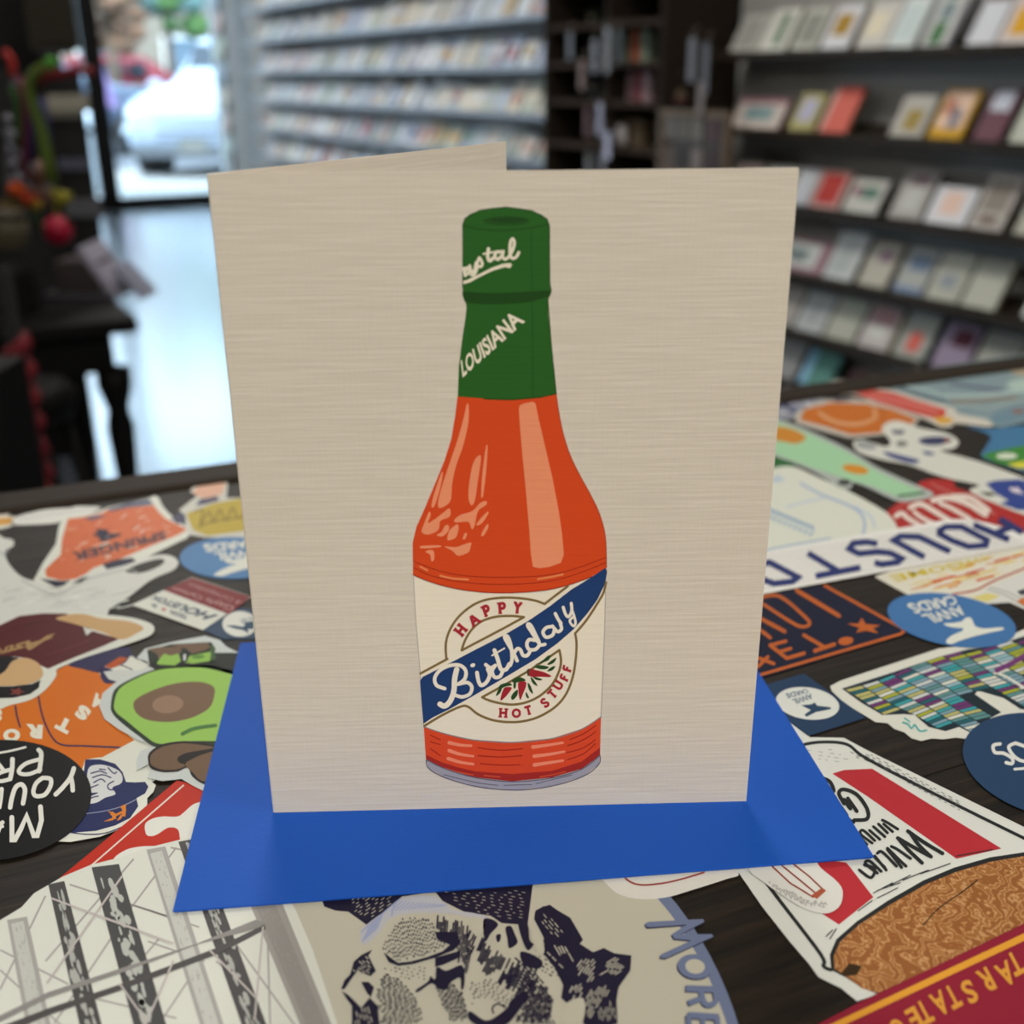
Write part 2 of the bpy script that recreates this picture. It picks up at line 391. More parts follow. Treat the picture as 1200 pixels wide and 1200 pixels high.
# a card leaning on a shelf: envelope behind, folded card, printed panel
def make_card(w_, h_, body, env, panels):
    t = .006
    root = bpy.data.objects.new('greeting_card', None); COL.objects.link(root)
    R = Matrix.Rotation(-LEAN, 3, 'X')
    def slab(nm, y0, th, ww, hh, z0, m, x0=0):
        s = MB(); s.box((x0, y0, z0+hh/2), (ww, th, hh), m)
        s.v = [tuple(R @ Vector(v)) for v in s.v]; s.f = s.f
        return s.build(nm, root)
    slab('card_body', 0, t, w_, h_, .0, body)
    if env is not None: slab('envelope', .012, .010, w_*1.03, h_*1.0, .004, env)
    for (cx, cz, pw, ph, m) in panels:
        slab('printed_panel', -.0036, .0008, pw*w_, ph*h_, (cz-ph/2)*h_, m, cx*w_)
    return root
def C(h, r=.55): return mat(h, r)
cardsR = [
 (1, 855, 885, .135, '#c4c4be', '#8b8b85', [(0, .5, .7, .75, '#a9aaa4')], 'grey-white'),
 (1, 888, 918, .15, '#dcdcd4', '#77776f', [(.1, .5, .3, .75, '#4b7050')], 'white card with a green strip'),
 (1, 925, 955, .145, '#bdbdb3', '#8a8578', [(0, .5, .7, .7, '#8e9088')], 'pale grey'),
 (1, 960, 992, .145, '#d8d8dc', '#7d7050', [(.0, .55, .6, .5, '#a9852c')], 'white card with an ochre panel'),
 (1, 1002, 1035, .15, '#cfcbc4', '#8d8880', [(-.1, .5, .6, .5, '#e3d9c0')], 'off-white'),
 (1, 1038, 1068, .155, '#d9e0de', '#b9c1bb', [(0, .5, .7, .7, '#c9d6d6')], 'white'),
 (1, 1077, 1108, .19, '#cccccb', '#9a9da8', [(0, .2, .5, .34, '#47764a'), (0, .55, .5, .3, '#7b8d8e'), (0, .86, .5, .2, '#4c7a55')], 'tall white card with green squares'),
 (1, 1131, 1163, .15, '#d8dae0', '#5b3b3e', [(0, .92, .9, .14, '#5f3e42')], 'white card with a maroon top'),
 (1, 1167, 1215, .19, '#d8ccc6', '#c8b9a8', [(.05, .33, .7, .4, '#dfa524'), (.05, .7, .6, .3, '#e4a48c')], 'pink card with an orange and yellow sun'),
 (2, 856, 910, .105, '#d3c7bf', '#7a4c55', [(0, .5, .6, .5, '#86a0a4'), (0, .93, .98, .14, '#a5717e')], 'landscape card with pink edge and teal middle'),
 (2, 923, 950, .13, '#b3ad76', '#9d8a3e', [(0, .55, .6, .6, '#b8b6cf')], 'olive yellow card with a lilac panel'),
 (2, 958, 990, .155, '#d5695c', '#5e4e30', [(-.42, .5, .12, .96, '#d9b5ad')], 'coral red'),
 (2, 1041, 1078, .13, '#b9b5ad', '#7a7360', [(.05, .4, .5, .5, '#a08a48')], 'beige card with an ochre picture'),
 (2, 1086, 1124, .15, '#cf9f2a', '#8e6d1c', [(0, .58, .84, .74, '#e4c3ac'), (.1, .4, .3, .4, '#8aa3c9'), (-.2, .66, .3, .35, '#e08f7d')], 'yellow-edged card with pink and blue picture'),
 (2, 1138, 1170, .155, '#6f4a55', '#3b3230', [(0, .76, .7, .4, '#c8ccd8')], 'maroon card with a white top'),
 (2, 1181, 1220, .15, '#c2c4b6', '#8c8a78', [], 'plain sage-cream'),
 (3, 852, 878, .13, '#c9b9b2', '#8a8a82', [(0, .5, .5, .6, '#b8a39b')], 'pinkish white'),
 (3, 884, 918, .13, '#c2c4bc', '#8a8a82', [(0, .5, .5, .6, '#a8ada0')], 'greenish white'),
 (3, 922, 944, .13, '#c8ccd4', '#8a8a82', [], 'blue-white'),
 (3, 947, 980, .13, '#cfa5a0', '#6d6250', [(0, .5, .74, .78, '#b93d38')], 'pink-bordered red'),
 (3, 986, 1025, .11, '#c2c2bc', '#453c30', [(.1, .6, .5, .35, '#53796b'), (-.28, .62, .22, .25, '#94566a')], 'landscape white card with green, mauve'),
 (3, 1040, 1076, .155, '#aaa6a2', '#4e4539', [(0, .4, .6, .5, '#c0c0bc'), (.05, .8, .6, .25, '#87777b')], 'grey card with mauve heading'),
 (3, 1082, 1128, .115, '#dcdce0', '#6b6256', [(0, .55, .5, .6, '#e6c6b6')], 'landscape white card with a peach glow'),
 (3, 1133, 1172, .165, '#b7b0aa', '#5f554c', [(0, .6, .7, .55, '#8d857b'), (0, .17, .5, .12, '#5d4436')], 'tall cream card with brown type'),
 (3, 1187, 1225, .14, '#b4b2a4', '#6f6a58', [], 'plain cream'),
 (4, 890, 960, .115, '#a8808a', '#6d4350', [(0, .5, .74, .74, '#cdd2cd'), (0, .5, .4, .4, '#a3b8bd')], 'pink-bordered card with a pale blue oval'),
 (4, 963, 996, .16, '#c9cccb', '#55503f', [(0, .5, .6, .7, '#b5bab8')], 'tall white card with grey drawing'),
 (4, 1004, 1036, .145, '#b5b1a3', '#57503f', [(.1, .7, .5, .3, '#8d7683')], 'cream card with a mauve blot'),
 (4, 1045, 1078, .145, '#a9aba6', '#7e8790', [(.05, .68, .7, .35, '#66788f'), (0, .08, .96, .12, '#6e84a6')], 'cream card with blue clouds'),
 (4, 1083, 1120, .15, '#b3b3a6', '#6b6958', [(0, .4, .5, .3, '#90969b')], 'cream card with a grey-blue sketch'),
 (4, 1125, 1164, .15, '#b8b8ab', '#6b5f4c', [(.0, .9, .9, .15, '#9c9a8e')], 'cream card with a grey top strip'),
 (4, 1197, 1230, .15, '#cdd0cc', '#6b5f4c', [], 'white'),
 (5, 900, 926, .14, '#a39d98', '#57503f', [], 'dull pinkish grey'),
 (5, 930, 961, .14, '#b0b3b3', '#57503f', [(0, .5, .6, .6, '#9a9d9e')], 'grey-white'),
 (5, 965, 998, .145, '#a8a99b', '#57503f', [], 'plain khaki-cream'),
 (5, 1003, 1038, .145, '#b5adaa', '#8e7e22', [(0, .75, .8, .4, '#a07c7f'), (0, .35, .6, .3, '#c5c4be')], 'pink-topped card with a yellow envelope'),
 (5, 1045, 1080, .15, '#9fa098', '#456268', [(.02, .35, .4, .4, '#d05d4f')], 'grey card with a coral rectangle'),
 (5, 1090, 1128, .14, '#8f8196', '#45303a', [(.1, .7, .6, .4, '#53202e')], 'lilac card with a dark maroon top'),
 (5, 1135, 1178, .14, '#a6a59a', '#57503f', [(0, .8, .9, .3, '#8b8a84')], 'khaki-grey card with a dim heading'),
 (6, 880, 928, .14, '#8a8a8a', '#4d4d49', [], 'dim grey'),
 (6, 934, 968, .13, '#4f7f74', '#33554c', [(-.36, .5, .22, .96, '#86b4d3')], 'teal green card with a light blue edge'),
 (6, 985, 1012, .10, '#5a3a38', '#33302c', [(0, .4, .5, .3, '#8e4b48')], 'dark reddish'),
]
rowname = {1: 'top shelf', 2: 'second shelf', 3: 'third shelf', 4: 'fourth shelf', 5: 'fifth shelf', 6: 'lowest shelf'}
cnt = {}
for row, x0, x1, hh, body, env, pan, desc in cardsR:
    z = RZ[row]; a0 = a_at(x0, BF, z); a1 = a_at(x1, BF, z); w_ = abs(a0-a1)
    o = make_card(w_, hh, C(body), C(env), [(p[0], p[1], p[2], p[3], C(p[4])) for p in pan])
    o.location = RW((a0+a1)/2, BF, z+.0035); o.rotation_euler = (0, 0, FACE_ROT)
    k = cnt.get(row, 0); cnt[row] = k+1
    d = desc if 'card' in desc else desc+' greeting card'
    tag(o, f'{d}, {ordn[k].replace("topmost", "first")} from left, {rowname[row]}, right wall', 'card', f'greeting cards on the {rowname[row]}, right-hand wall')
# far section: many small blurred cards
pal = ['#d5d4ce', '#e4e6ea', '#c3cee2', '#c5b1a6', '#c8b79a', '#b7c0c4', '#ded5c4', '#aab2c4', '#dde4ea', '#9aa59e', '#c39c8e', '#c2c8b9', '#e3dccc', '#b4abba', '#e4e6ea', '#dde4ea', '#d5d4ce']
names_ = {'#d5d4ce': 'light grey', '#e4e6ea': 'white', '#c3cee2': 'pale blue', '#c5b1a6': 'dusty pink', '#c8b79a': 'tan', '#b7c0c4': 'blue-grey', '#ded5c4': 'cream', '#aab2c4': 'slate blue', '#dde4ea': 'cool white', '#9aa59e': 'grey-green', '#c39c8e': 'terracotta pink', '#c2c8b9': 'sage', '#e3dccc': 'ivory', '#b4abba': 'mauve-grey'}
def nth(n): return f'{n}{"th" if 10 <= n % 100 <= 20 else {1: "st", 2: "nd", 3: "rd"}.get(n % 10, "th")}'
for row, z in enumerate(LZ[:6]):
    a = 4.52; n = 0
    place = []
    while a < 9.0:
        w_ = random.choice([.10, .105, .11, .115, .14]); place.append((a+w_/2, w_)); a += w_+random.choice([.02, .022, .03, .045])
    for i, (ac, w_) in enumerate(place):
        body = random.choice(pal); env = random.choice(['#5a584f', '#70706a', '#4b4c55', None, '#8b7f66'])
        pan = []
        if random.random() < .75: pan.append((0, random.uniform(.4, .6), random.uniform(.4, .8), random.uniform(.3, .7), C(random.choice(pal+['#6f8f80', '#b05f50', '#5d6f99', '#caa050']))))
        hh = random.choice([.14, .15, .155, .16, .12, .165])
        o = make_card(w_, hh, C(body), C(env) if env else None, pan)
        o.location = RW(ac, BF, z+.0035); o.rotation_euler = (0, 0, FACE_ROT+random.uniform(-.02, .02))
        tag(o, f'{names_[body]} card, {nth(i+1)} from right, {ordn[row].replace("topmost", "top")} shelf, far wall section', 'card', f'greeting cards on the {ordn[row]} shelf, far wall section')
# ================================================================ DARK ALCOVE UNIT between the two card sections
DARK = mat('#2a231d', .8, spec=.05, name='dark_cabinet_wood'); DARK2 = mat('#3a3029', .8, spec=.05)
A0, A1 = 3.50, 4.34
unit = empty('display_cabinet', RW((A0+A1)/2, WALL_B, FLOOR_Z), FACE_ROT, 'tall near-black open display cabinet between the two card shelf sections', 'cabinet')
UW = A1-A0; UD = .34
s = MB(); s.box((0, -.01, 1.45), (UW, .02, 2.9), mat('#0c0a09', .7)); s.build('back_panel', unit)
for k in (-1, 1):
    s = MB(); s.box((k*(UW/2-.012), -UD/2, 1.45), (.024, UD, 2.9), DARK); s.build('side_panel', unit)
s = MB(); s.box((.05, -UD/2, 1.45), (.02, UD, 2.9), DARK); s.build('divider', unit)
UZ = [-.55, -.35, -.115, .05, .19, .33, .50]
for z in UZ:
    s = MB(); s.box((0, -UD/2, z-FLOOR_Z-.01), (UW-.05, UD-.01, .02), DARK2); s.build('shelf', unit)
def unit_pt(px, z, b=None):
    b = b or WALL_B-UD*.62; return RW(a_at(px, b, z), b, z)
def thing(name, loc, label, cat, group=None, rot=FACE_ROT): return empty(name, loc, rot, label, cat, group)
G = 'goods on the dark display cabinet'
def carton(px, z, d, body, bandc, label):
    t = thing('carton', unit_pt(px, z), label, 'box', G)
    s = MB(); s.box((0, 0, d[2]/2), d, C(body)); s.build('box_body', t, bevel=.002)
    s = MB(); s.box((0, -d[1]/2-.0008, d[2]/2), (d[0]*.34, .0016, d[2]*.98), C(bandc)); s.box((0, 0, d[2]+.0008), (d[0]*.34, d[1], .0016), C(bandc)); s.build('printed_band', t)
carton(757, .19, (.155, .10, .11), '#7c8a78', '#a8492e', 'sage green carton with an orange-red band on the dark cabinet')
carton(760, .05, (.15, .10, .105), '#a08488', '#7b3140', 'dusty pink carton with a dark red band on the dark cabinet')
carton(752, -.115, (.12, .10, .10), '#6e604c', '#4c4034', 'brown carton with a darker band on the dark cabinet')
carton(800, -.35, (.10, .10, .09), '#4f4f52', '#77787c', 'grey carton with a pale grey band on the cabinet under the wooden frame')
carton(836, -.35, (.08, .10, .10), '#5b616b', '#7d8592', 'blue-grey carton on the cabinet, right end under the wooden frame')
def mug(px, z, c, label, r=.036, h=.075):
    t = thing('mug', unit_pt(px, z, WALL_B-UD*.75), label, 'mug', G)
    s = MB(); s.lathe((0, 0, 0), [(r*.8, 0), (r, .01), (r, h), (r*.88, h), (r*.85, .012)], C(c, .3)); s.build('mug_body', t)
    s = MB(); s.tube([(r*.95, 0, h*.8), (r*1.5, 0, h*.75), (r*1.6, 0, h*.45), (r*1.3, 0, h*.22), (r*.95, 0, h*.2)], .005, C(c, .3)); s.build('handle', t)
mug(729, -.115, '#b8b4b4', 'round white mug on the dark cabinet beside the brown carton')
mug(755, -.23+.001, '#b89a86', 'peach-coloured mug low on the dark cabinet') if False else None
mug(727, -.35, '#8b8d8c', 'grey-white mug on the lower shelf of the dark cabinet, left')
mug(752, -.35, '#a98886', 'dull pink mug on the lower shelf of the dark cabinet')
rg = random.Random(21); gc = {'#8b8f94': 'silver grey', '#7a5a4c': 'russet', '#9a8f7a': 'sandy', '#5d6b72': 'slate', '#a3a4a8': 'pale grey', '#6e4046': 'wine red', '#4f5a48': 'moss', '#b0a090': 'beige'}
for zi, z, xs in ((0, -.35, (700, 768)), (1, -.115, (696, 712, 772)), (2, .05, (700, 722, 806)), (3, .19, (698, 716, 800, 822)), (4, .33, (700, 722, 752, 790, 820))):
    for k, px in enumerate(xs):
        c_ = rg.choice(list(gc)); t = thing('gift_box', unit_pt(px, z, WALL_B-UD*.35), f'{gc[c_]} gift box, {["first", "second", "third", "fourth", "fifth"][k]} from left, {["lowest", "second lowest", "middle", "second highest", "highest"][zi]} filled shelf of dark cabinet', 'box', G)
        w_, h_ = rg.uniform(.055, .085), rg.uniform(.06, .10)
        s = MB(); s.box((0, 0, h_/2), (w_, .06, h_), C(c_)); s.build('box_body', t)
        s = MB(); s.box((0, -.031, h_*.5), (w_*.7, .0015, h_*.3), C('#c9c3b6')); s.build('paper_label', t)
# figurine
t = thing('figurine', unit_pt(792, .05, WALL_B-UD*.75), 'small tan carved figurine on the dark cabinet above the wooden frame', 'figurine', G)
s = MB(); s.lathe((0, 0, 0), [(.035, 0), (.038, .02), (.026, .07), (.032, .10), (.018, .125)], C('#6f6452'), 14); s.build('torso', t)
s = MB(); s.ball((0, 0, .145), .026, C('#7a705c')); s.build('head', t)
s = MB(); s.lathe((0, 0, 0), [(.040, .0), (.042, .014), (.03, .016)], C('#6e3f44'), 14); s.build('base', t)
# wooden frame with small prints hung on the cabinet front
WOOD = mat('#5d4a33', .5, noise=(8, .2, 1, 10, 10), name='oak_frame')
fa0, fa1 = a_at(772, WALL_B-UD-.02, -.1), a_at(852, WALL_B-UD-.02, -.1)
fz0, fz1 = -.195, .03
t = thing('picture_frame', RW((fa0+fa1)/2, WALL_B-UD-.012, (fz0)), 'wide brown wooden frame of small dark prints leaning on the cabinet front', 'frame', G)
fw_ = abs(fa0-fa1); fh = fz1-fz0
for k in (-1, 1):
    s = MB(); s.box((k*(fw_/2-.012), 0, fh/2), (.024, .022, fh), WOOD); s.build('frame_side', t)
    s = MB(); s.box((0, 0, fh/2+k*(fh/2-.012)), (fw_-.048, .02, .024), WOOD); s.build('frame_rail', t)
s = MB(); s.box((0, .006, fh/2), (fw_-.04, .006, fh-.04), C('#3a302a')); s.build('backing_board', t)
for i, (u, v, c) in enumerate([(-.36, .72, '#6a6460'), (-.16, .72, '#5f5a52'), (.04, .72, '#6c655c'), (.26, .72, '#4a3230'), (-.36, .28, '#5c5048'), (-.16, .28, '#30261f'), (.05, .28, '#746a64'), (.26, .28, '#3c2a24')]):
    s = MB(); s.box((u*fw_, 0, v*fh), (fw_*.15, .004, fh*.32), C(c)); s.build('small_print', t)
# tags on hooks at the cabinet's left edge
i = 0
for px, z, c, wd, hh in [(668, .30, '#6c6c72', .03, .10), (682, .20, '#7a6258', .035, .11), (697, .27, '#83848c', .03, .12), (712, .31, '#8b8c90', .03, .16), (688, .02, '#5c3838', .03, .10), (703, .045, '#a5a5b8', .03, .12), (712, -.06, '#b5b6cc', .035, .10), (690, -.15, '#6b6b66', .035, .09), (706, -.14, '#77787e', .03, .10), (706, -.27, '#a07c68', .03, .07), (690, -.29, '#5a5a60', .03, .09), (725, .30, '#4c4d4a', .03, .12), (812, .26, '#6a6a70', .035, .14), (828, .24, '#5f6066', .03, .16), (822, .12, '#7d7370', .03, .10)]:
    bb = WALL_B-UD-.03
    p = RW(a_at(px, bb, z), bb, z)
    t = thing('hanging_tag', p, f'{["grey", "brown-grey", "blue-grey", "silver grey", "dark red", "pale lilac", "lilac-white", "olive grey", "smoke grey", "peach brown", "slate", "dark green-grey", "long grey", "longest slate", "mauve-grey"][i]} gift tag on a cord, dark cabinet front, {["upper left", "left", "left of centre", "upper centre", "middle left", "middle", "just above the boxes", "lower left", "low", "lowest warm one", "lowest left", "by the green carton", "upper right", "far upper right", "right above the frame"][i]}', 'tag', 'hanging tags on the display cabinet')
    s = MB(); s.box((0, 0, -hh/2), (wd, .003, hh), C(c)); s.build('tag_card', t)
    s = MB(); s.tube([(0, 0, -.004), (.002, .0, .02), (0, .028, .035)], .0012, C('#8a8478'), 5); s.build('cord', t)
    i += 1
# ---- card tower beside the front wall
tb = WALL_B-.12; ta = a_at(311, tb, 0)
ta = 9.75; tb = WALL_B-.2
t = thing('spinner_rack', RW(ta, tb, FLOOR_Z), 'slim pale card tower standing at the far window end of the card wall', 'rack')
s = MB(); s.lathe((0, 0, 0), [(.13, 0), (.13, .03), (.02, .05), (.02, 2.6)], C('#9aa0a8', .4)); s.build('pole', t)
cs = ['#a7b9b2', '#b9a79a', '#c9c2b2', '#93a7b7', '#b8c4ae', '#c2a79a', '#a6b8c8']
for k in range(11):
    s = MB(); s.box((0, -.03, .55+k*.19), (.22, .008, .155), C(cs[k % 7]), Matrix.Rotation(-.25, 3, 'X')); s.build('rack_card', t)
# ================================================================ DARK TOY DISPLAY, left
BL = mat('#0a0909', .6, spec=.12, name='black_stained_wood'); BLM = mat('#0f0e0e', .6, spec=.1)
Y0 = 2.3; P = at_y(161, 372, Y0); TZ = P.z            # table top height and right front corner
H = TZ-FLOOR_Z; TW, TDp = 1.5, .72                      # local x runs away along the room, local y to the left
t = empty('display_table', (P.x, P.y, FLOOR_Z), ROOM_ROT, 'black wooden display table covered with toys at the left of the shop', 'table')
s = MB(); s.box((TDp/2, TW/2, H-.016), (TDp, TW, .03), BL); s.build('tabletop', t, bevel=.004)
s = MB(); s.box((TDp/2, TW/2, H-.075), (TDp-.08, TW-.10, .08), BL); s.build('apron', t)
for lx in (.05, TDp-.05):
    for ly in (.055, TW-.05):
        s = MB(); s.lathe((lx, ly, 0), [(.016, 0), (.022, .03), (.018, .2), (.03, H-.24), (.022, H-.2), (.036, H-.15), (.036, H-.11)], BL, 12); s.build('leg', t)
rz = TZ
t = empty('display_riser', Vector((P.x, P.y, rz))+WA*.34-WB*.70, ROOM_ROT, 'black stepped riser on the display table, filling the dark lower left', 'riser')
for k in range(3):
    s = MB(); s.box((.05*k, .04*k, .045+.085*k), (.40-.10*k, 1.06-.10*k, .09 if k == 0 else .085), BL); s.build('step', t, bevel=.003)
Pr = at_y(86, 120, 3.35)
t = empty('tower_rack', Vector((Pr.x, Pr.y, FLOOR_Z))-WB*.55, ROOM_ROT, 'tall black slatwall rack rising behind the toy table', 'rack')
s = MB(); s.box((.10, 0.02, 1.35), (.04, 1.02, 2.7), BLM); s.build('back_panel', t)
for k in range(9):
    s = MB(); s.box((.07, .02, .35+k*.26), (.02, 1.02, .05), mat('#141312', .6)); s.build('slat', t)
s = MB(); s.box((.03, -.30, 1.30), (.10, .46, .50), BLM); s.build('bin', t)
s = MB(); s.box((.02, -.36, .82), (.14, .42, .62), mat('#121110', .6)); s.build('bin', t)
# small paper goods clipped on the rack
def clip(px, py, Y, w_, h_, c, label, n='price_card'):
    p = at_y(px, py, Y); t = empty(n, p, 0, label, 'card', 'paper goods on the black rack')
    s = MB(); s.box((0, 0, 0), (w_, .004, h_), C(c)); s.build('paper', t)
    s = MB(); s.box((0, .004, h_/2), (w_*.3, .01, .012), BLM); s.build('clip', t)
clip(80, 120, 3.2, .11, .04, '#8a867a', 'cream paper strip clipped on the black rack')
clip(74, 134, 3.2, .10, .018, '#5c5a52', 'thin dull strip just below the cream paper strip on the black rack')
clip(66, 56, 3.2, .09, .03, '#3a3b3e', 'dark grey card clipped high on the black rack')
clip(88, 192, 3.2, .09, .03, '#4a4a58', 'dim violet-grey card clipped low on the black rack')
clip(60, 20, 3.2, .13, .16, '#26221a', 'dark olive card at the top of the black rack')
clip(98, 243, 3.2, .10, .05, '#55555a', 'grey card at the foot of the black rack beside the door')
# leaning acrylic sign on table corner
p0 = at_y(118, 340, Y0+.12)
t = empty('sign_holder', (p0.x, Y0+.22, rz), 0, 'clear slanted sign holder on the corner of the black table', 'sign')
s = MB(); s.box((-.035, .05, .06), (.012, .14, .125), C('#8a8694', .3), Matrix.Rotation(-.55, 3, 'Y')); s.build('slanted_panel', t)
s = MB(); s.box((-.08, .05, .005), (.17, .14, .010), C('#4c4b50', .3)); s.build('foot', t)
s = MB(); s.box((-.085, .05, .045), (.10, .10, .07), C('#3a3434', .5)); s.build('paper_stack', t)
s = MB(); s.box((.028, .05, .03), (.01, .10, .09), C('#77798a', .25), Matrix.Rotation(-.7, 3, 'Y')); s.build('leaflet', t)
# toys
def toy(name, px, py, Y, label, cat='toy'): return empty(name, at_y(px, py, Y), 0, label, cat, 'toys on the dark display')
t = toy('ball_toy', 68, 270, 2.5, 'crimson rubber ball hanging over the black table')
s = MB(); s.ball((0, 0, 0), .031, C('#8e0f2c', .4), 20); s.build('ball', t)
s = MB(); s.tube([(0, 0, .03), (.004, 0, .06), (0, .0, .10)], .003, C('#80801c'), 6); s.build('loop', t)
t = toy('bendy_toy', 45, 120, 2.4, 'olive green bendy snake toy draped over the rack')
q = [at_y(x, y, 2.4)-t.location for x, y in ((62, 215), (56, 190), (48, 150), (36, 115), (33, 100), (40, 86), (52, 78), (60, 74))]
s = MB(); s.tube(q, [.012, .012, .012, .011, .011, .010, .010, .006], C('#45561a', .5), 10); s.build('body', t)
s = MB(); s.ball(q[-1], .013, C('#3e7a28')); s.build('head', t)
t = toy('strap', 62, 88, 2.42, 'dark red strap stretched beside the green bendy toy')
q = [at_y(x, y, 2.42)-t.location for x, y in ((38, 98), (60, 88), (95, 83), (110, 84))]
s = MB(); s.tube(q, .009, C('#66131a'), 8); s.build('webbing', t)
s = MB(); s.box(q[0], (.02, .012, .03), BLM); s.build('buckle', t)
for k, (x0, y0, x1, y1, c, nm) in enumerate([(15, 100, 26, 175, '#24491c', 'dark green'), (24, 90, 34, 210, '#55152c', 'wine red'), (32, 110, 40, 190, '#2a1c44', 'deep purple'), (48, 115, 60, 210, '#20204a', 'navy'), (5, 60, 20, 90, '#8c1f1a', 'bright red'), (8, 150, 14, 205, '#55555e', 'grey')]):
    t = toy('lanyard', (x0+x1)/2, (y0+y1)/2, 2.45, f'{nm} ribbon lanyard hanging in the dark toy display')
    q = [at_y(x0+(x1-x0)*u+3*math.sin(u*5), y0+(y1-y0)*u, 2.45)-t.location for u in (0, .25, .5, .75, 1)]
    s = MB(); s.tube(q, .008, C(c), 8); s.build('ribbon', t)
    s = MB(); s.box(q[-1]-Vector((0, 0, .008)), (.014, .008, .018), C('#6a6a72', .3)); s.build('clasp', t)
t = toy('plush_toy', 44, 202, 2.56, 'dull pinkish plush toy with round ears above the flowers')
s = MB(); s.ball((0, 0, 0), .032, C('#6a4a3e'), 18, (1, .8, .85)); s.build('head', t)
for k in (-1, 1):
    s = MB(); s.ball((k*.024, 0, .028), .012, C('#4d3a36'), 12); s.build('ear', t)
s = MB(); s.ball((0, .0, -.045), .03, C('#523a32'), 16, (.9, .8, 1)); s.build('body', t)
def pom(px, py, c, lab, r=.018):
    t = toy('pompom_flower', px, py, 2.42, lab, 'flower')
    s = MB(); s.ball((0, 0, 0), r, C(c), 12, (1, 1, .8), .35, px); s.build('pompom', t)
    s = MB(); s.tube([(0, 0, -r*.7), (.003, .01, -.06)], .0025, C('#2c4518'), 5); s.build('stem', t)
pom(20, 222, '#b0430f', 'orange-red pompom flower above the crimson ball, left')
pom(34, 234, '#8c2d10', 'rust red pompom flower left of the yellow one')
pom(43, 240, '#7d6310', 'mustard pompom flower between rust red and yellow ones', .013)
pom(73, 232, '#716a12', 'olive yellow pompom flower directly above the crimson ball', .02)
pom(12, 245, '#4a3a10', 'brown-yellow pompom flower at the far left edge', .026)
t = toy('tin', 8, 272, 2.25, 'dull olive-beige round tin at the left edge under the flowers')
s = MB(); s.lathe((0, 0, -.03), [(.04, 0), (.04, .05), (.036, .056)], C('#4b4434', .4)); s.build('tin_body', t)
s = MB(); s.lathe((0, 0, .026), [(.041, 0), (.041, .012), (.036, .015)], C('#3c372c', .4)); s.build('lid', t)
t = toy('glass_bead_string', 14, 170, 2.4, 'string of small clear beads at the left edge of the toy display')
for k in range(5):
    s = MB(); s.ball((.004*math.sin(k*2), 0, .05-.028*k), .009, C('#74747c', .15), 10); s.build('bead', t)
# red garland post and black stool in front
p = at_y(30, 470, 1.55)
t = empty('garland_stand', (p.x, 1.55, FLOOR_Z), 0, 'slim dark stand wound with a crimson garland at the left of the tabletop', 'stand')
gh = at_y(12, 398, 1.55).z-FLOOR_Z
s = MB(); s.lathe((0, 0, 0), [(.12, 0), (.12, .015), (.012, .03), (.010, gh+.1)], BLM, 16); s.build('pole', t)
q = [(.010*math.cos(k*.9), .010*math.sin(k*.9), .10+(gh-.10)*k/120) for k in range(121)]
s = MB(); s.tube(q, .014, C('#5c0d17', .7), 6); s.build('garland', t)
s = MB(); s.ball((.0, -.02, at_y(42, 575, 1.55).z-FLOOR_Z), .026, C('#7b2d22'), 14); s.build('knot', t)
p = at_y(60, 470, 1.9)
t = empty('stool', (p.x-.02, 1.95, FLOOR_Z), 0, 'low black stool seen beside the red garland', 'stool')
zz = at_y(50, 448, 1.95).z-FLOOR_Z
s = MB(); s.lathe((-.03, 0, 0), [(.06, zz-.07), (.075, zz-.02), (.055, zz)], BL, 18); s.build('seat', t)
for k in range(4):
    a = k*math.pi/2+.6; s = MB(); s.tube([(-.03+.045*math.cos(a), .045*math.sin(a), zz-.06), (-.03+.11*math.cos(a), .11*math.sin(a), 0)], .011, BL, 8); s.build('leg', t)
p = at_y(-14, 480, 1.25)
t = empty('black_cabinet', (p.x-.32, 1.2, FLOOR_Z), 0, 'black cabinet cut off by the left edge of the view', 'cabinet')
hc = at_y(0, 405, 1.4).z-FLOOR_Z
s = MB(); s.box((.03, 0, hc/2), (.6, .3, hc), BL); s.build('carcass', t, bevel=.004)
s = MB(); s.box((.03, -.155, hc/2), (.54, .012, hc-.12), BLM); s.build('door', t)
# ================================================================ STREET beyond the glass
GA = WIN_A+.3
PAVE = mat('#8f8c88', .8, noise=(2, .08, 1, 1, 1), name='sunlit_concrete')
b = MB(); rbox(b, GA-.1, GA+4.6, -14, 14, FLOOR_Z-.15, FLOOR_Z-.02, PAVE); struct('sidewalk', b)
b = MB(); rbox(b, GA+4.6, GA+34, -22, 22, FLOOR_Z-.25, FLOOR_Z-.12, mat('#55565a', .85, name='asphalt')); struct('street', b)
def win_pt(px, py, a, z=None):
    d = ray(px, py); t = a/d.dot(WA); P = CAM+d*t; return P
def gpt(px, a): # ground point at depth a under pixel column
    P = win_pt(px, 200, a); return Vector((P.x, P.y, FLOOR_Z-.02))
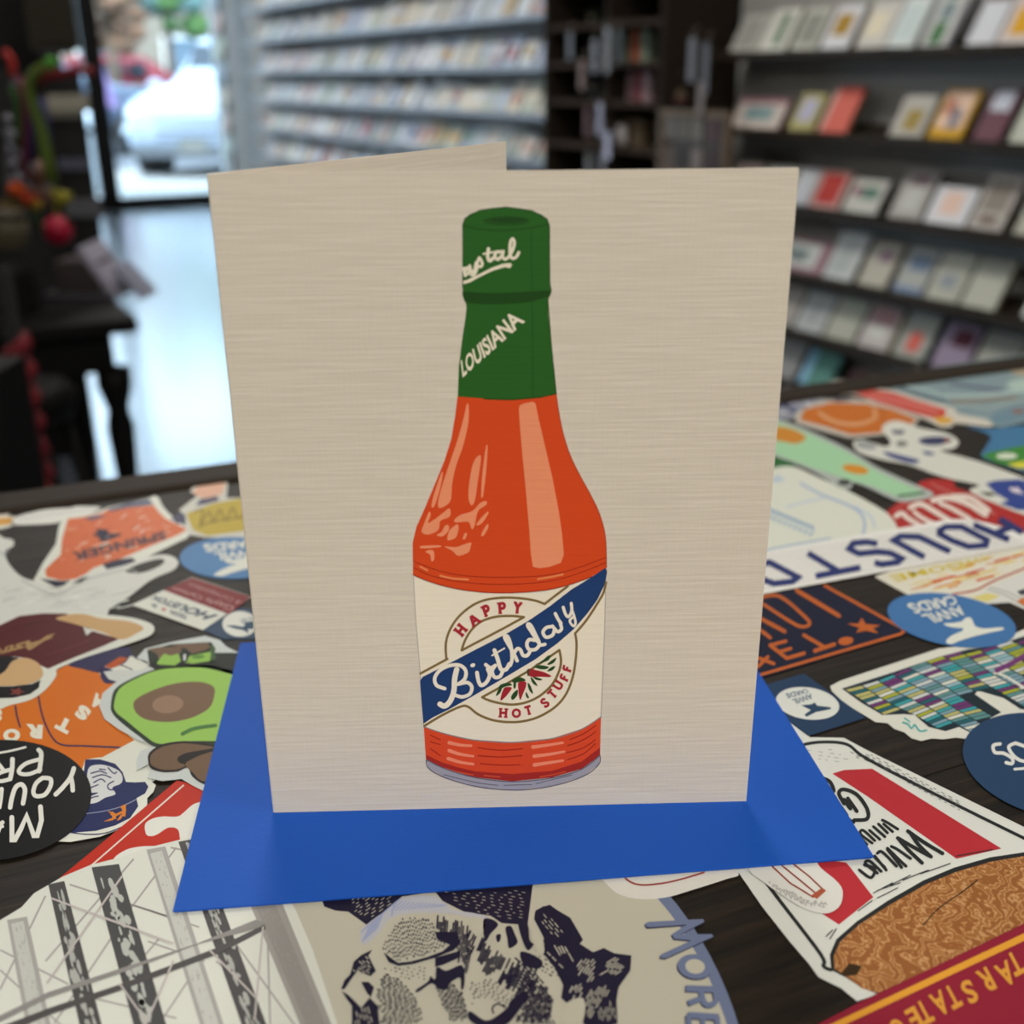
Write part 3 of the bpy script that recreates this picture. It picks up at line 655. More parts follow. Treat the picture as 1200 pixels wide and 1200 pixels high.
# car: lofted body
def make_car(loc, rot, body, label, sc_=1.0, name='car'):
    t = empty(name, loc, rot, label, 'car'); CB = mat(body, .18, name='car_paint'); GLS = mat('#1c242c', .08); TY = mat('#161616', .7); CH = mat('#9a9da0', .2, metal=1)
    # stations along x (front = +x): x, z_bottom, z_belt, z_top, half width belt, half width top
    st = [(2.25, .45, .72, .80, .70, .55), (2.15, .32, .82, .92, .84, .66), (1.9, .28, .92, 1.02, .90, .74), (1.1, .28, .98, 1.12, .92, .76), (.75, .28, 1.0, 1.22, .92, .72), (.1, .28, 1.0, 1.66, .92, .64), (-.9, .28, 1.0, 1.72, .92, .64), (-1.7, .3, 1.0, 1.66, .92, .62), (-2.15, .36, .98, 1.1, .88, .66), (-2.25, .45, .9, .98, .8, .6)]
    P = []; F = []
    for x, zb, zm, zt, wb, wt in st:
        ring = [(-wb*.88, zb), (-wb, zb+.12), (-wb, zm), (-wt, zt-.03), (-wt*.8, zt), (wt*.8, zt), (wt, zt-.03), (wb, zm), (wb, zb+.12), (wb*.88, zb)]
        P += [Vector((x, y, z))*sc_ for y, z in ring]
    n = 10
    for i in range(len(st)-1):
        for k in range(n): F.append((i*n+k, i*n+(k+1) % n, (i+1)*n+(k+1) % n, (i+1)*n+k))
    F.append(tuple(range(n))[::-1]); F.append(tuple((len(st)-1)*n+k for k in range(n)))
    s = MB(); s.add(P, F, CB, True); s.build('body', t)
    s = MB(); s.box((.46*sc_, 0, 1.42*sc_), (.02, 1.28*sc_, .50*sc_), GLS, Matrix.Rotation(-.92, 3, 'Y')); s.build('windscreen', t)
    for k in (-1, 1):
        for x0, x1 in ((-.35, .1), (-1.1, -.42), (-1.65, -1.15)):
            s = MB(); s.box(((x0+x1)/2*sc_, k*.80*sc_, 1.34*sc_), ((x1-x0)*sc_*.94, .03, .40*sc_), GLS, Matrix.Rotation(k*.40, 3, 'X')); s.build('side_window', t)
        for wx in (1.42, -1.38):
            s = MB(); R = Matrix.Rotation(math.pi/2, 3, 'X'); s.lathe((wx*sc_, k*.84*sc_, .34*sc_), [(.34*sc_, -.11), (.36*sc_, -.08), (.36*sc_, .08), (.34*sc_, .11)], TY, 24, R)
            w_ = s.build('wheel', t)
            s = MB(); s.lathe((wx*sc_, k*.95*sc_, .34*sc_), [(.22*sc_, -.02), (.2*sc_, .02)], CH, 18, R); s.build('hubcap', w_)
        s = MB(); s.ball((2.12*sc_, k*.66*sc_, .80*sc_), .14*sc_, mat('#c9d2da', .1), 12, (.7, 1.2, .6)); s.build('headlight', t)
        s = MB(); s.ball((.75*sc_, k*1.04*sc_, 1.08*sc_), .11*sc_, CB, 10, (.7, 1, .8)); s.build('wing_mirror', t)
    s = MB()
    for k in range(4): s.box((2.22*sc_, 0, (.52+.07*k)*sc_), (.06, .9*sc_, .03*sc_), mat('#3a3d40', .3))
    s.build('grille', t)
    s = MB(); s.box((2.23*sc_, 0, .38*sc_), (.10, 1.5*sc_, .12*sc_), mat('#55585c', .4)); s.build('bumper', t)
    s = MB(); s.box((2.29*sc_, 0, .44*sc_), (.012, .32*sc_, .14*sc_), mat('#6d6d68', .4)); s.build('licence_plate', t)
    return t
cp = gpt(306, WIN_A+4.9); d = math.atan2(-WA.y, -WA.x)
make_car((cp.x, cp.y, FLOOR_Z-.10), d-.62, '#8e98a6', 'white sport utility car parked nose-in outside the glass door')
cp = gpt(176, WIN_A+21); make_car((cp.x, cp.y, FLOOR_Z-.12), d+1.5, '#7a2028', 'small red car crossing the far side of the street')
cp = gpt(60, WIN_A+10.5); make_car((cp.x, cp.y, FLOOR_Z-.12), d+1.4, '#3c4656', 'blue-grey car behind the banner on the far side of the street')
# banner flag
bp = gpt(143, WIN_A+5); t = empty('banner_flag', bp, ROOM_ROT, 'leaning lilac and blue banner flag on the sidewalk left of the white car', 'flag')
s = MB(); s.tube([(0, 0, 0), (0, .12, .9), (0, .30, 1.65)], .012, mat('#888b90', .3, metal=1)); s.build('pole', t)
s = MB(); s.add([(0, .1, .75), (0, -.06, .75), (0, .12, 1.5), (0, .29, 1.6), (.01, .1, .75), (.01, -.06, .75), (.01, .12, 1.5), (.01, .29, 1.6)], [(0, 1, 2, 3), (7, 6, 5, 4), (0, 3, 7, 4), (1, 5, 6, 2), (0, 4, 5, 1), (3, 2, 6, 7)], C('#7a6894')); s.build('banner', t)
bp = gpt(112, WIN_A+2.2); t = empty('paper_bin', bp, ROOM_ROT, 'white street bin outside left of the black door post', 'bin')
s = MB(); s.lathe((0, 0, 0), [(.16, 0), (.18, .05), (.18, .62), (.20, .64), (.20, .68), (.1, .78)], C('#dfe4ea'), 18); s.build('bin_body', t)
s = MB(); s.box((-.16, 0, .6), (.06, .16, .05), C('#3a3d42')); s.build('opening', t)
# trees and building
LEAFM = {'green': mat('#3f5a30', .8, noise=(3, .3, 1, 1, 1)), 'blue': mat('#56706c', .8, noise=(3, .3, 1, 1, 1)), 'peach': mat('#80604c', .8, noise=(3, .25, 1, 1, 1))}
def tree(px, a, h_, r_, kind, label, seed):
    rnd = random.Random(seed); g = gpt(px, a); t = empty('street_tree', (g.x, g.y, FLOOR_Z-.12), 0, label, 'tree', 'trees across the street')
    s = MB(); s.tube([(0, 0, 0), (.05, .02, h_*.3), (0, 0, h_*.6)], [.16, .12, .07], C('#5a4a3c')); s.build('trunk', t)
    for k in range(3):
        q = rnd.uniform(0, 6.3); s = MB(); s.tube([(0, 0, h_*.45), (.5*r_*math.cos(q), .5*r_*math.sin(q), h_*.75)], [.07, .03], C('#5a4a3c')); s.build('branch', t)
    s = MB()
    for k in range(80):
        q, e = rnd.uniform(0, 6.3), rnd.uniform(0, 1); rr = rnd.uniform(.10, .24)*r_
        s.ball((r_*.75*e**.5*math.cos(q), r_*.75*e**.5*math.sin(q), h_*.72+rnd.uniform(-.33, .3)*h_), rr, LEAFM[kind], 10, (1, 1, .75), .4, seed*100+k)
    s.build('foliage', t)
tree(146, WIN_A+17.5, 4.6, 1.2, 'peach', 'bare peach-brown tree across the street behind the left pane', 1)
tree(212, WIN_A+25.5, 8.0, 2.2, 'blue', 'large hazy blue-green tree above the white car', 2)
tree(268, WIN_A+16, 5.6, 1.7, 'green', 'green tree far behind the white car, by the right door post', 3)
tree(20, WIN_A+20, 7.0, 1.7, 'peach', 'tall tan tree seen left of the black door post', 4)
def hedge(px, a, L, label):
    g = gpt(px, a); t = empty('hedge', (g.x, g.y, FLOOR_Z-.12), ROOM_ROT, label, 'hedge')
    s = MB(); rnd = random.Random(5)
    for k in range(24): s.ball((rnd.uniform(-.2, .2), -L/2+L*k/23, .5+rnd.uniform(-.1, .15)), .42, LEAFM['green'], 9, (1, 1, 1), .3, k)
    s.build('foliage', t)
    s = MB(); s.box((0, 0, .1), (.7, L, .2), C('#6a665f')); s.build('planter', t)
hedge(140, WIN_A+14.0, 5, 'low green hedge in a concrete planter across the street')
g = gpt(120, WIN_A+31); t = empty('brick_building', (g.x, g.y, FLOOR_Z-.12), ROOM_ROT, 'pale tan building across the street behind the trees', 'building')
s = MB(); s.box((1.5, 0, 3.6), (3, 26, 7.2), C('#7f7568', .8)); s.build('facade', t)
s = MB(); s.box((0, 0, 7.3), (3.4, 26.6, .3), C('#8f8578', .8)); s.build('cornice', t)
for i in range(9):
    for z in (1.6, 5.0):
        s = MB(); s.box((-.02, -11.5+i*2.8, z), (.08, 1.3, 1.7), C('#e6e2da', .7)); f_ = s.build('window_frame', t)
        s = MB(); s.box((-.07, -11.5+i*2.8, z), (.04, 1.1, 1.5), C('#5b6b78', .1)); s.build('pane', f_)
# ================================================================ COUNTER TABLE
e0 = on_z(0, 582, STACK_Z); e1 = on_z(1200, 419, STACK_Z); ed = (e1-e0).normalized(); en = Vector((-ed.y, ed.x, 0))
TROT = math.atan2(ed.y, ed.x)
WOODT = bpy.data.materials.new('dark_table_wood'); WOODT.use_nodes = True; nt = WOODT.node_tree; p = nt.nodes['Principled BSDF']
tc = nt.nodes.new('ShaderNodeTexCoord'); mp = nt.nodes.new('ShaderNodeMapping'); nt.links.new(tc.outputs['Object'], mp.inputs[0]); mp.inputs['Scale'].default_value = (9, 160, 60)
n1 = nt.nodes.new('ShaderNodeTexNoise'); n1.inputs['Scale'].default_value = 3; n1.inputs['Detail'].default_value = 8; nt.links.new(mp.outputs[0], n1.inputs[0])
r = nt.nodes.new('ShaderNodeValToRGB'); e = r.color_ramp.elements; e[0].position = .35; e[0].color = (*hexlin('#120f0b'), 1); e[1].position = .62; e[1].color = (*hexlin('#261e16'), 1)
x_ = e.new(.78); x_.color = (*hexlin('#382c1f'), 1)
nt.links.new(n1.outputs[0], r.inputs[0]); nt.links.new(r.outputs[0], p.inputs['Base Color']); p.inputs['Roughness'].default_value = .55; p.inputs['Specular IOR Level'].default_value = .25
bp_ = nt.nodes.new('ShaderNodeBump'); bp_.inputs['Strength'].default_value = .4; bp_.inputs['Distance'].default_value = .0006; nt.links.new(n1.outputs[0], bp_.inputs['Height']); nt.links.new(bp_.outputs[0], p.inputs['Normal'])
mid = on_z(600, 500, STACK_Z); mid = e0+ed*((mid-e0).dot(ed))
table = empty('counter_table', (mid.x, mid.y, FLOOR_Z), TROT, 'dark brown wooden counter table whose top is covered with stickers', 'table')
TH_ = STACK_Z-FLOOR_Z; TL, TD = 1.7, .72
nb = 5
for i in range(nb):   # boards of the top
    s = MB(); s.box((0, -.024-(TD-.024)*(i+.5)/nb, TH_-.015), (TL, (TD-.024)/nb-.0004, .03), WOODT); s.build('board', table)
s = MB(); s.box((0, -.011, TH_-.0165), (TL, .022, .037), mat('#2a221a', .6, spec=.12)); s.build('edge_strip', table, bevel=.002)
s = MB(); s.box((0, -TD/2, TH_-.08), (TL-.12, TD-.12, .10), mat('#241c14', .6)); s.build('apron', table)
for sx in (-1, 1):
    for yy in (-.07, -TD+.07):
        s = MB(); s.box((sx*(TL/2-.08), yy, (TH_-.03)/2), (.07, .07, TH_-.03), mat('#241c14', .6)); s.build('leg', table, bevel=.004)
# ================================================================ STICKERS
W = '#d9dbd0'; INK = '#23233a'
F1 = (0, 560, 4); F2 = (0, 780, 4); F3 = (0, 940, 3); F5 = (860, 840, 3.3333); F6 = (860, 600, 3.5294); F7 = (880, 420, 3.75)
FE = (150, 620, 8); F6b = (1000, 500, 6); F6c = (1000, 640, 6); F6d = (880, 530, 6); F5b = (960, 740, 5)
# --- left side, far
s = Sticker('sticker', 'small orange and yellow sticker cut off by the left edge at the table rim', 0, [(-60, 145), (35, 143), (48, 160), (40, 178), (65, 182), (55, 225), (-60, 238)], W, frame=F1)
s.poly([(-60, 150), (38, 150), (40, 168), (-60, 180)], '#d27a33'); s.poly([(-60, 192), (60, 185), (48, 218), (-60, 230)], '#d09a44'); s.done()
s = Sticker('sticker', 'long white feather-shaped sticker near the table rim at far left', 0, [(50, 218), (70, 185), (200, 150), (330, 140), (360, 132), (470, 138), (440, 155), (370, 178), (300, 192), (250, 212)], '#dcddd6', frame=F1)
for k in range(12): s.line([(90+28*k, 205-5*k), (120+28*k, 165-2*k)], 4, '#b9bcb8', 1)
s.done()
s = Sticker('sticker', 'yellow script sticker with a small peach figure on top, behind the card at left', 1, [(860, 270), (872, 190), (840, 150), (890, 110), (925, 85), (890, 60), (925, 18), (1000, 0), (1068, 10), (1062, 95), (1220, 90), (1230, 262), (1140, 285), (960, 278), (900, 268)], '#c9c9be', False, F1)
s.poly([(872, 168), (1000, 120), (1120, 98), (1220, 98), (1220, 238), (1050, 262), (970, 272), (905, 245)], '#b7a23a')
s.poly([(900, 72), (940, 25), (1058, 20), (1040, 78), (960, 100)], '#d9ab92'); s.poly([(915, 130), (940, 100), (1015, 85), (1030, 105), (960, 125)], '#45455e'); s.poly([(800, 190), (850, 160), (868, 175), (870, 215), (830, 215)], '#45455e')
s.line([(910, 160), (950, 150), (940, 220), (980, 160), (1000, 210), (1030, 150), (1060, 200), (1090, 140), (1120, 190), (1180, 130)], 7, '#77692c', 2, True)
s.line([(930, 232), (1000, 205), (1100, 190), (1190, 175)], 6, '#77692c', 2, True); s.done()
# orange jersey
s = Sticker('sticker', 'orange crayon jersey sticker lettered SPRINGER with a navy number 4', 1, [(155, 485), (200, 400), (262, 310), (275, 230), (290, 195), (330, 180), (470, 155), (500, 140), (700, 95), (725, 82), (745, 95), (760, 130), (790, 165), (885, 240), (882, 278), (700, 365), (560, 425), (480, 450), (300, 515), (260, 520)], W, False, F1)
s.poly([(212, 430), (285, 360), (290, 290), (318, 192), (380, 185), (480, 165), (500, 150), (720, 128), (745, 160), (775, 190), (878, 242), (840, 265), (700, 322), (560, 382), (440, 422), (375, 470), (290, 482), (218, 465)], '#cf6a3f')
rr = random.Random(3); reg = [(230, 430), (330, 200), (700, 140), (860, 240), (420, 420)]
for k in range(150):
    x, y = rr.uniform(220, 860), rr.uniform(135, 470)
    if inside(reg, x, y): a = rr.uniform(-.9, -.2); l = rr.uniform(12, 40); q = [(x, y), (x+l*math.cos(a), y+l*math.sin(a))]; s.line(q, rr.uniform(2.5, 6), rr.choice(['#e0c2ae', '#dda98c', '#dfe0d6', '#b9532c']), 2, cap=False) if inside(reg, *q[1]) else None
s.poly([(500, 148), (600, 118), (700, 100), (720, 125), (600, 140), (520, 158)], '#555a72', 2); s.poly([(390, 190), (450, 176), (500, 178), (430, 200)], '#555a72', 2)
s.poly([(185, 472), (225, 478), (300, 485), (330, 478), (300, 505), (262, 514)], INK, 2); s.poly([(480, 405), (540, 385), (620, 375), (640, 392), (560, 425), (500, 430)], INK, 2)
s.text('4', [(575, 245), (425, 240), (455, 300), (560, 295)], INK, 4, .05); s.text('SPRINGER', [(775, 248), (335, 352), (352, 392), (782, 288)], '#3c3846', 4, .035); s.done()
# white figure
s = Sticker('sticker', 'large white brush-drawn sticker with a looped arm, left of the blue oval', 2, [(-60, 285), (20, 283), (60, 292), (62, 318), (25, 345), (40, 400), (100, 462), (180, 490), (262, 522), (330, 500), (375, 462), (430, 448), (520, 425), (600, 405), (700, 368), (790, 362), (835, 392), (815, 430), (740, 462), (690, 490), (620, 545), (560, 585), (515, 612), (495, 645), (420, 660), (250, 700), (-60, 760)], '#d3d5ce', True, F1)
s.poly([(590, 440), (640, 408), (740, 380), (772, 390), (740, 418), (665, 445)], '#2c2924', 1, True); s.poly([(335, 498), (380, 470), (420, 462), (380, 490)], '#3a3630', 1)
for k in range(60):
    x, y = rr.uniform(0, 560), rr.uniform(520, 620); l = rr.uniform(30, 90); s.line([(x, y), (x+l, y-l*.25)], rr.uniform(2, 6), rr.choice(['#b9bcb7', '#c4c7c1', '#e3e5df']), 1, cap=False)
s.line([(100, 480), (260, 545), (420, 475), (600, 430), (650, 455)], 5, '#a7aaa6', 2, True); s.line([(0, 345), (20, 360), (45, 340)], 5, '#85888a', 2, True); s.done()
# blue oval (left)
def anvil(s, cx, cy, k, c, flip=1, L=2):
    q = [(-64, 10), (-40, 14), (-10, 18), (-2, 8), (-40, 6), (-58, -2), (-52, -14), (-20, -8), (0, -26), (14, -24), (20, -8), (60, -2), (96, 2), (98, 10), (70, 12), (30, 22), (-4, 38), (-20, 58), (-44, 66), (-46, 56), (-28, 34)]
    s.poly([(cx+x*k, cy+y*k*flip) for x, y in q], c, L)
s = Sticker('sticker', 'blue oval shop sticker with white anvil and lettering, at the card\'s left edge', 2, ell(1085, 375, 243, 98, 48), '#4b7cae', False, F1)
s.text('ANVIL', [(1230, 335), (1000, 350), (1010, 388), (1235, 372)], W, 3, .04); s.text('CARDS', [(1200, 288), (948, 312), (965, 350), (1215, 322)], W, 3, .04)
s.poly([(1000, 458), (1020, 440), (1080, 412), (1110, 405), (1060, 398), (1050, 385), (1130, 382), (1160, 362), (1200, 370), (1290, 400), (1290, 415), (1180, 420), (1090, 445), (1040, 462)], W, 2); s.done()
# navy square with white ellipse (left)
s = Sticker('sticker', 'navy square sticker with a white oval and anvil, beside the card above the envelope corner', 1, [(700, 945), (905, 800), (1060, 735), (1250, 770), (1250, 1030), (890, 1030)], '#29425e', False, FE)
s.poly(ell(1050, 890, 165, 120, 36), '#dcded6', 1); s.poly([(915, 905), (1000, 905), (1080, 920), (1100, 890), (1060, 880), (1180, 862), (1180, 940), (1125, 940), (1130, 980), (1080, 950), (1000, 935)], '#2f4a62', 2)
s.text('ANVIL CARDS', [(1210, 812), (1050, 850), (1060, 875), (1215, 845)], '#5b7186', 3, .02); s.done()
# HOUSTON rectangle
s = Sticker('sticker', 'tilted rectangular sticker, maroon upper half and white lower half lettered HOUSTON', 3, [(35, 710), (600, 450), (1165, 635), (700, 945)], W, False, FE)
s.poly([(330, 572), (600, 455), (1155, 635), (945, 800)], '#7c2a2e')
s.text('Gayle Carleton', [(1035, 722), (430, 530), (412, 575), (960, 772)], '#c49a96', 3, .0); s.text('& Correspondence', [(1085, 668), (585, 490), (562, 538), (1022, 712)], '#b98a86', 3, .0)
s.text('HOUSTON', [(850, 810), (255, 622), (215, 660), (740, 862)], '#2c3c58', 3, .03, .2)
s.text('in', [(275, 710), (225, 700), (220, 735), (260, 745)], '#2c3c58', 3, .03); s.text('TEXAS', [(570, 810), (395, 760), (400, 800), (545, 850)], '#2c3c58', 3, .03)
st = lambda cx, cy, R, sq=.5, r0=0: [(cx+(R if k % 2 == 0 else R*.42)*math.cos(math.radians(r0)+k*math.pi/5), cy+sq*(R if k % 2 == 0 else R*.42)*math.sin(math.radians(r0)+k*math.pi/5)) for k in range(10)]
s.poly(st(335, 755, 30, .7), '#b5403c', 2); s.done()
# maroon jersey man
s = Sticker('sticker', 'maroon jersey sticker with crossed tan arms and gold script at left edge', 4, [(-60, 730), (0, 690), (60, 660), (160, 640), (300, 632), (430, 638), (540, 645), (640, 660), (710, 685), (722, 715), (690, 745), (560, 790), (400, 840), (300, 880), (265, 900), (262, 930), (215, 990), (150, 1035), (60, 1060), (-60, 1068)], W, True, F1)
s.poly([(-60, 720), (0, 690), (90, 648), (200, 635), (310, 636), (400, 690), (440, 720), (560, 755), (480, 790), (330, 850), (225, 895), (190, 880), (120, 845), (40, 835), (-60, 850)], '#531b1f', 1)
s.poly([(262, 660), (330, 640), (400, 640), (480, 660), (600, 672), (672, 702), (640, 730), (570, 758), (480, 725), (400, 700), (330, 680)], '#c39f6e', 2, True); s.poly([(390, 700), (440, 715), (405, 740)], '#cfd2cb', 3)
s.line([(20, 720), (120, 690), (240, 670)], 5, '#431417', 2, True); s.line([(220, 830), (320, 800), (420, 760)], 5, '#6a2a2c', 2, True)
s.text('Astros', [(262, 728), (-45, 812), (-40, 835), (250, 790)], '#a98a5c', 3, .03, .3); s.line([(245, 748), (130, 790), (-20, 830)], 5, '#a98a5c', 3, True)
s.poly([(-60, 840), (40, 835), (90, 845), (60, 880), (30, 920), (10, 960), (-60, 985)], '#17171a', 2); s.poly([(25, 905), (60, 860), (120, 845), (180, 870), (202, 915), (185, 945), (130, 968), (60, 975), (-60, 972), (-10, 930)], '#c8a577', 3, True)
s.poly([(-60, 980), (60, 978), (150, 968), (190, 948), (182, 985), (140, 1015), (60, 1032), (-60, 1035)], '#17171a', 3); s.poly(st(80, 1004, 42, .55), '#7d3b33', 4); s.done()
# orange ASTROS jersey
s = Sticker('sticker', 'orange jersey sticker with white block letters ASTROS and navy piping', 2, [(-60, 260), (-60, 700), (560, 640), (640, 580), (720, 540), (860, 440), (830, 400), (700, 350), (640, 345), (560, 300), (480, 210), (470, 160), (520, 90), (640, 60), (750, 5), (760, -15), (640, -30), (620, -45), (480, -20), (330, 5), (200, 60), (0, 190)], W, False, F2)
s.poly([(-60, 200), (150, 155), (240, 60), (270, 20), (320, -5), (400, 15), (465, 35), (475, 60), (540, 88), (520, 100), (485, 140), (480, 215), (560, 290), (630, 350), (470, 435), (400, 500), (200, 480), (-60, 560)], '#cf6d14', 1)
s.poly([(320, -5), (420, -50), (520, -75), (600, -85), (615, -60), (600, -30), (570, -5), (480, 8), (470, 35), (380, 15)], '#2c2850', 2, True); s.poly([(490, 5), (560, -40), (600, -35), (560, 0), (520, 15)], '#b3501c', 3)
s.line([(600, -60), (640, -40), (690, -10)], 5, '#2c2850', 3); s.line([(560, -5), (620, 20)], 5, '#2c2850', 3)
s.poly([(470, 35), (480, 5), (540, 30), (560, 75), (500, 85), (475, 62)], '#2c2850', 2, True); s.poly([(485, 30), (560, 20), (650, 25), (700, 5), (640, 55), (560, 80), (510, 65)], '#c9ccc8', 3)
s.line([(180, 145), (200, 240), (240, 330), (290, 372), (400, 378), (560, 385)], 8, '#2b2450', 2, True); s.line([(72, 190), (80, 240), (95, 290)], 8, '#2b2450', 2, True)
for ch, x, y, an, w_, h_ in (('A', 455, 170, 141, 62, 62), ('S', 388, 222, 146, 62, 66), ('T', 300, 280, 152, 70, 66), ('R', 160, 310, 176, 80, 66), ('O', 55, 328, 184, 80, 60), ('S', -15, 235, 180, 50, 56)):
    s.char(ch, x, y, w_, h_, an, '#dfdccb', 4, .07)
s.done()
# navy cap
s = Sticker('sticker', 'navy cap sticker with an orange letter H badge, beside the black round sticker', 3, [(200, 800), (300, 740), (380, 500), (400, 440), (470, 430), (560, 450), (610, 510), (640, 530), (700, 535), (730, 560), (720, 590), (690, 620), (690, 650), (640, 720), (560, 765), (470, 800), (330, 825), (250, 822)], W, False, F2)
s.poly([(260, 775), (360, 640), (390, 520), (400, 440), (470, 440), (540, 460), (575, 500), (590, 545), (630, 548), (680, 545), (696, 568), (680, 600), (640, 622), (648, 660), (610, 715), (540, 750), (450, 775), (330, 785)], '#232b58', 1)
s.frame(0, 840, 6); s.poly([(620, 370), (690, 338), (770, 350), (840, 385), (862, 430), (850, 470), (790, 500), (812, 545), (740, 570), (690, 600), (640, 612), (590, 600), (640, 560), (690, 535), (620, 520)], '#cfd1d2', 2, True)
for q in ([(640, 400), (700, 385), (750, 400)], [(650, 430), (720, 410), (780, 430)], [(660, 465), (710, 440), (740, 460)], [(800, 455), (760, 480), (765, 510), (800, 515), (850, 490)], [(760, 360), (800, 400), (820, 390)], [(700, 370), (740, 375)], [(640, 500), (690, 480)], [(600, 600), (650, 570), (690, 560)]): s.line(q, 9, '#2b345e', 3, True)
s.frame(*F2)
s.line([(340, 700), (460, 688), (560, 665), (640, 628)], 4, '#8e93ac', 2, True); s.line([(280, 775), (400, 792), (500, 785), (600, 745)], 5, '#232b58', 3, True)
s.frame(0, 840, 6); OH_ = '#cf7c2c'
s.line([(782, 678), (800, 690), (806, 722)], 26, OH_, 3, cap=False); s.line([(858, 628), (874, 655), (868, 702)], 26, OH_, 3, cap=False); s.line([(800, 702), (870, 668)], 16, OH_, 4, cap=False)
s.poly([(728, 738), (790, 712), (800, 728), (770, 735)], OH_, 3); s.poly([(820, 735), (850, 690), (862, 700), (850, 722)], OH_, 3); s.poly([(755, 668), (780, 668), (790, 686)], OH_, 3); s.poly([(872, 628), (888, 612), (884, 650)], OH_, 3); s.done()
# black round
s = Sticker('sticker', 'black round sticker hand-lettered in white, cut off by the left edge', 5, ell(-40, 632, 470, 282, 64, -6), '#151517', False, F2)
s.frame(0, 840, 6); c_ = '#dcdcd4'
for q, wd in (([(272, 235), (290, 260), (285, 330), (275, 385)], 32), ([(283, 375), (205, 405), (145, 402), (135, 375), (185, 330), (284, 300)], 28), ([(88, 300), (85, 370), (72, 440)], 32), ([(72, 440), (10, 455), (-25, 440), (-5, 400), (80, 372)], 28), ([(30, 385), (-20, 320)], 28),
              ([(520, 365), (495, 430), (440, 500), (392, 548)], 32), ([(498, 425), (508, 470), (512, 520)], 32), ([(300, 432), (355, 440), (355, 490), (315, 550), (255, 560), (235, 530), (255, 470), (300, 432)], 30),
              ([(72, 640), (85, 570), (110, 500), (150, 478), (175, 510), (172, 560), (162, 612)], 32), ([(12, 510), (5, 580), (-5, 640)], 30), ([(-40, 260), (60, 245), (180, 216)], 15)): s.line(q, wd, c_, 3, True)
s.line([(285, 635), (292, 730), (262, 838), (238, 838), (188, 700), (148, 790), (105, 868), (85, 868), (84, 710)], 34, c_, 3); s.line([(-20, 830), (5, 760), (18, 745)], 30, c_, 3); s.line([(-30, 780), (20, 775)], 20, c_, 4); s.done()
# avocado
s = Sticker('sticker', 'green avocado sticker with sunglasses and a brown moustache, beside the blue envelope', 6, [(720, 450), (640, 490), (640, 440), (660, 400), (735, 370), (660, 355), (560, 300), (490, 250), (465, 190), (480, 130), (540, 80), (640, 30), (720, 10), (750, -5), (640, -35), (680, -80), (800, -110), (960, -140), (1030, -120), (1060, -90), (1120, -60), (1400, -30), (1350, 600), (960, 590), (900, 560), (850, 530), (760, 540), (690, 525)], '#c6cdcb', False, F2)
s.poly([(520, 180), (540, 110), (620, 60), (720, 20), (800, 5), (900, -2), (1000, 0), (1100, 25), (1300, 60), (1300, 330), (1100, 380), (900, 372), (740, 385), (650, 330), (560, 260), (525, 220)], '#20301f', 1, True)
s.poly([(535, 180), (560, 110), (640, 60), (740, 22), (850, 10), (960, 12), (1080, 40), (1250, 90), (1240, 300), (1080, 350), (900, 355), (750, 368), (680, 330), (600, 265), (545, 220)], '#93c057', 2, True)
s.poly([(625, 185), (650, 150), (740, 108), (840, 82), (940, 78), (1000, 100), (1005, 140), (980, 200), (900, 245), (800, 265), (700, 258), (645, 230)], '#735943', 3, True); s.poly(ell(787, 183, 73, 42, 28, -5), '#92765f', 4)
s.line([(855, 322), (900, 300), (960, 288), (1010, 282)], 16, '#3f7238', 4, True)
s.poly([(695, 455), (700, 410), (760, 370), (860, 355), (960, 362), (1010, 375), (1250, 400), (1250, 520), (1010, 560), (950, 555), (900, 520), (880, 480), (830, 498), (760, 500), (710, 485)], '#1a1512', 3, True)
s.poly([(705, 455), (712, 415), (770, 380), (860, 366), (950, 375), (1000, 388), (880, 410), (835, 432), (838, 455), (870, 470), (830, 488), (765, 490), (720, 475)], '#6d543f', 4, True); s.poly([(870, 465), (900, 440), (960, 415), (1030, 400), (1100, 420), (1100, 520), (960, 545), (905, 505)], '#6d543f', 4, True)
s.poly([(690, 0), (740, -20), (750, -40), (850, -60), (1120, -60), (1120, 60), (900, 10), (740, 25)], '#141c14', 1)   # black rim above
s.poly([(700, -5), (745, -10), (755, -50), (820, -70), (850, -40), (900, -10), (1000, -15), (1010, -80), (990, -110), (800, -100), (690, -70)], '#1d2a1d', 1)
s.poly([(735, -10), (760, -50), (780, -62), (838, -55), (848, -20), (820, 0), (740, -5)], '#8dba4f', 2); s.poly([(865, -15), (890, -45), (990, -65), (985, -20), (900, -8)], '#8dba4f', 2)
s.poly([(690, -75), (740, -85), (850, -85), (850, -60), (800, -45), (770, -55), (745, -30), (735, -55)], '#6d543f', 3); s.poly([(800, -92), (850, -100), (975, -105), (985, -85), (960, -70), (900, -55), (870, -80)], '#6d543f', 3)
s.poly([(850, -55), (880, -70), (880, -20), (855, -10)], '#15181a', 3); s.poly([(858, -48), (872, -55), (872, -25), (860, -20)], '#c8cccc', 4); s.poly(ell(930, -40, 30, 10, 16, -4), '#5d8a3c', 3); s.poly([(985, -95), (1000, -90), (1012, -30), (990, -20)], '#3b5b34', 3); s.done()
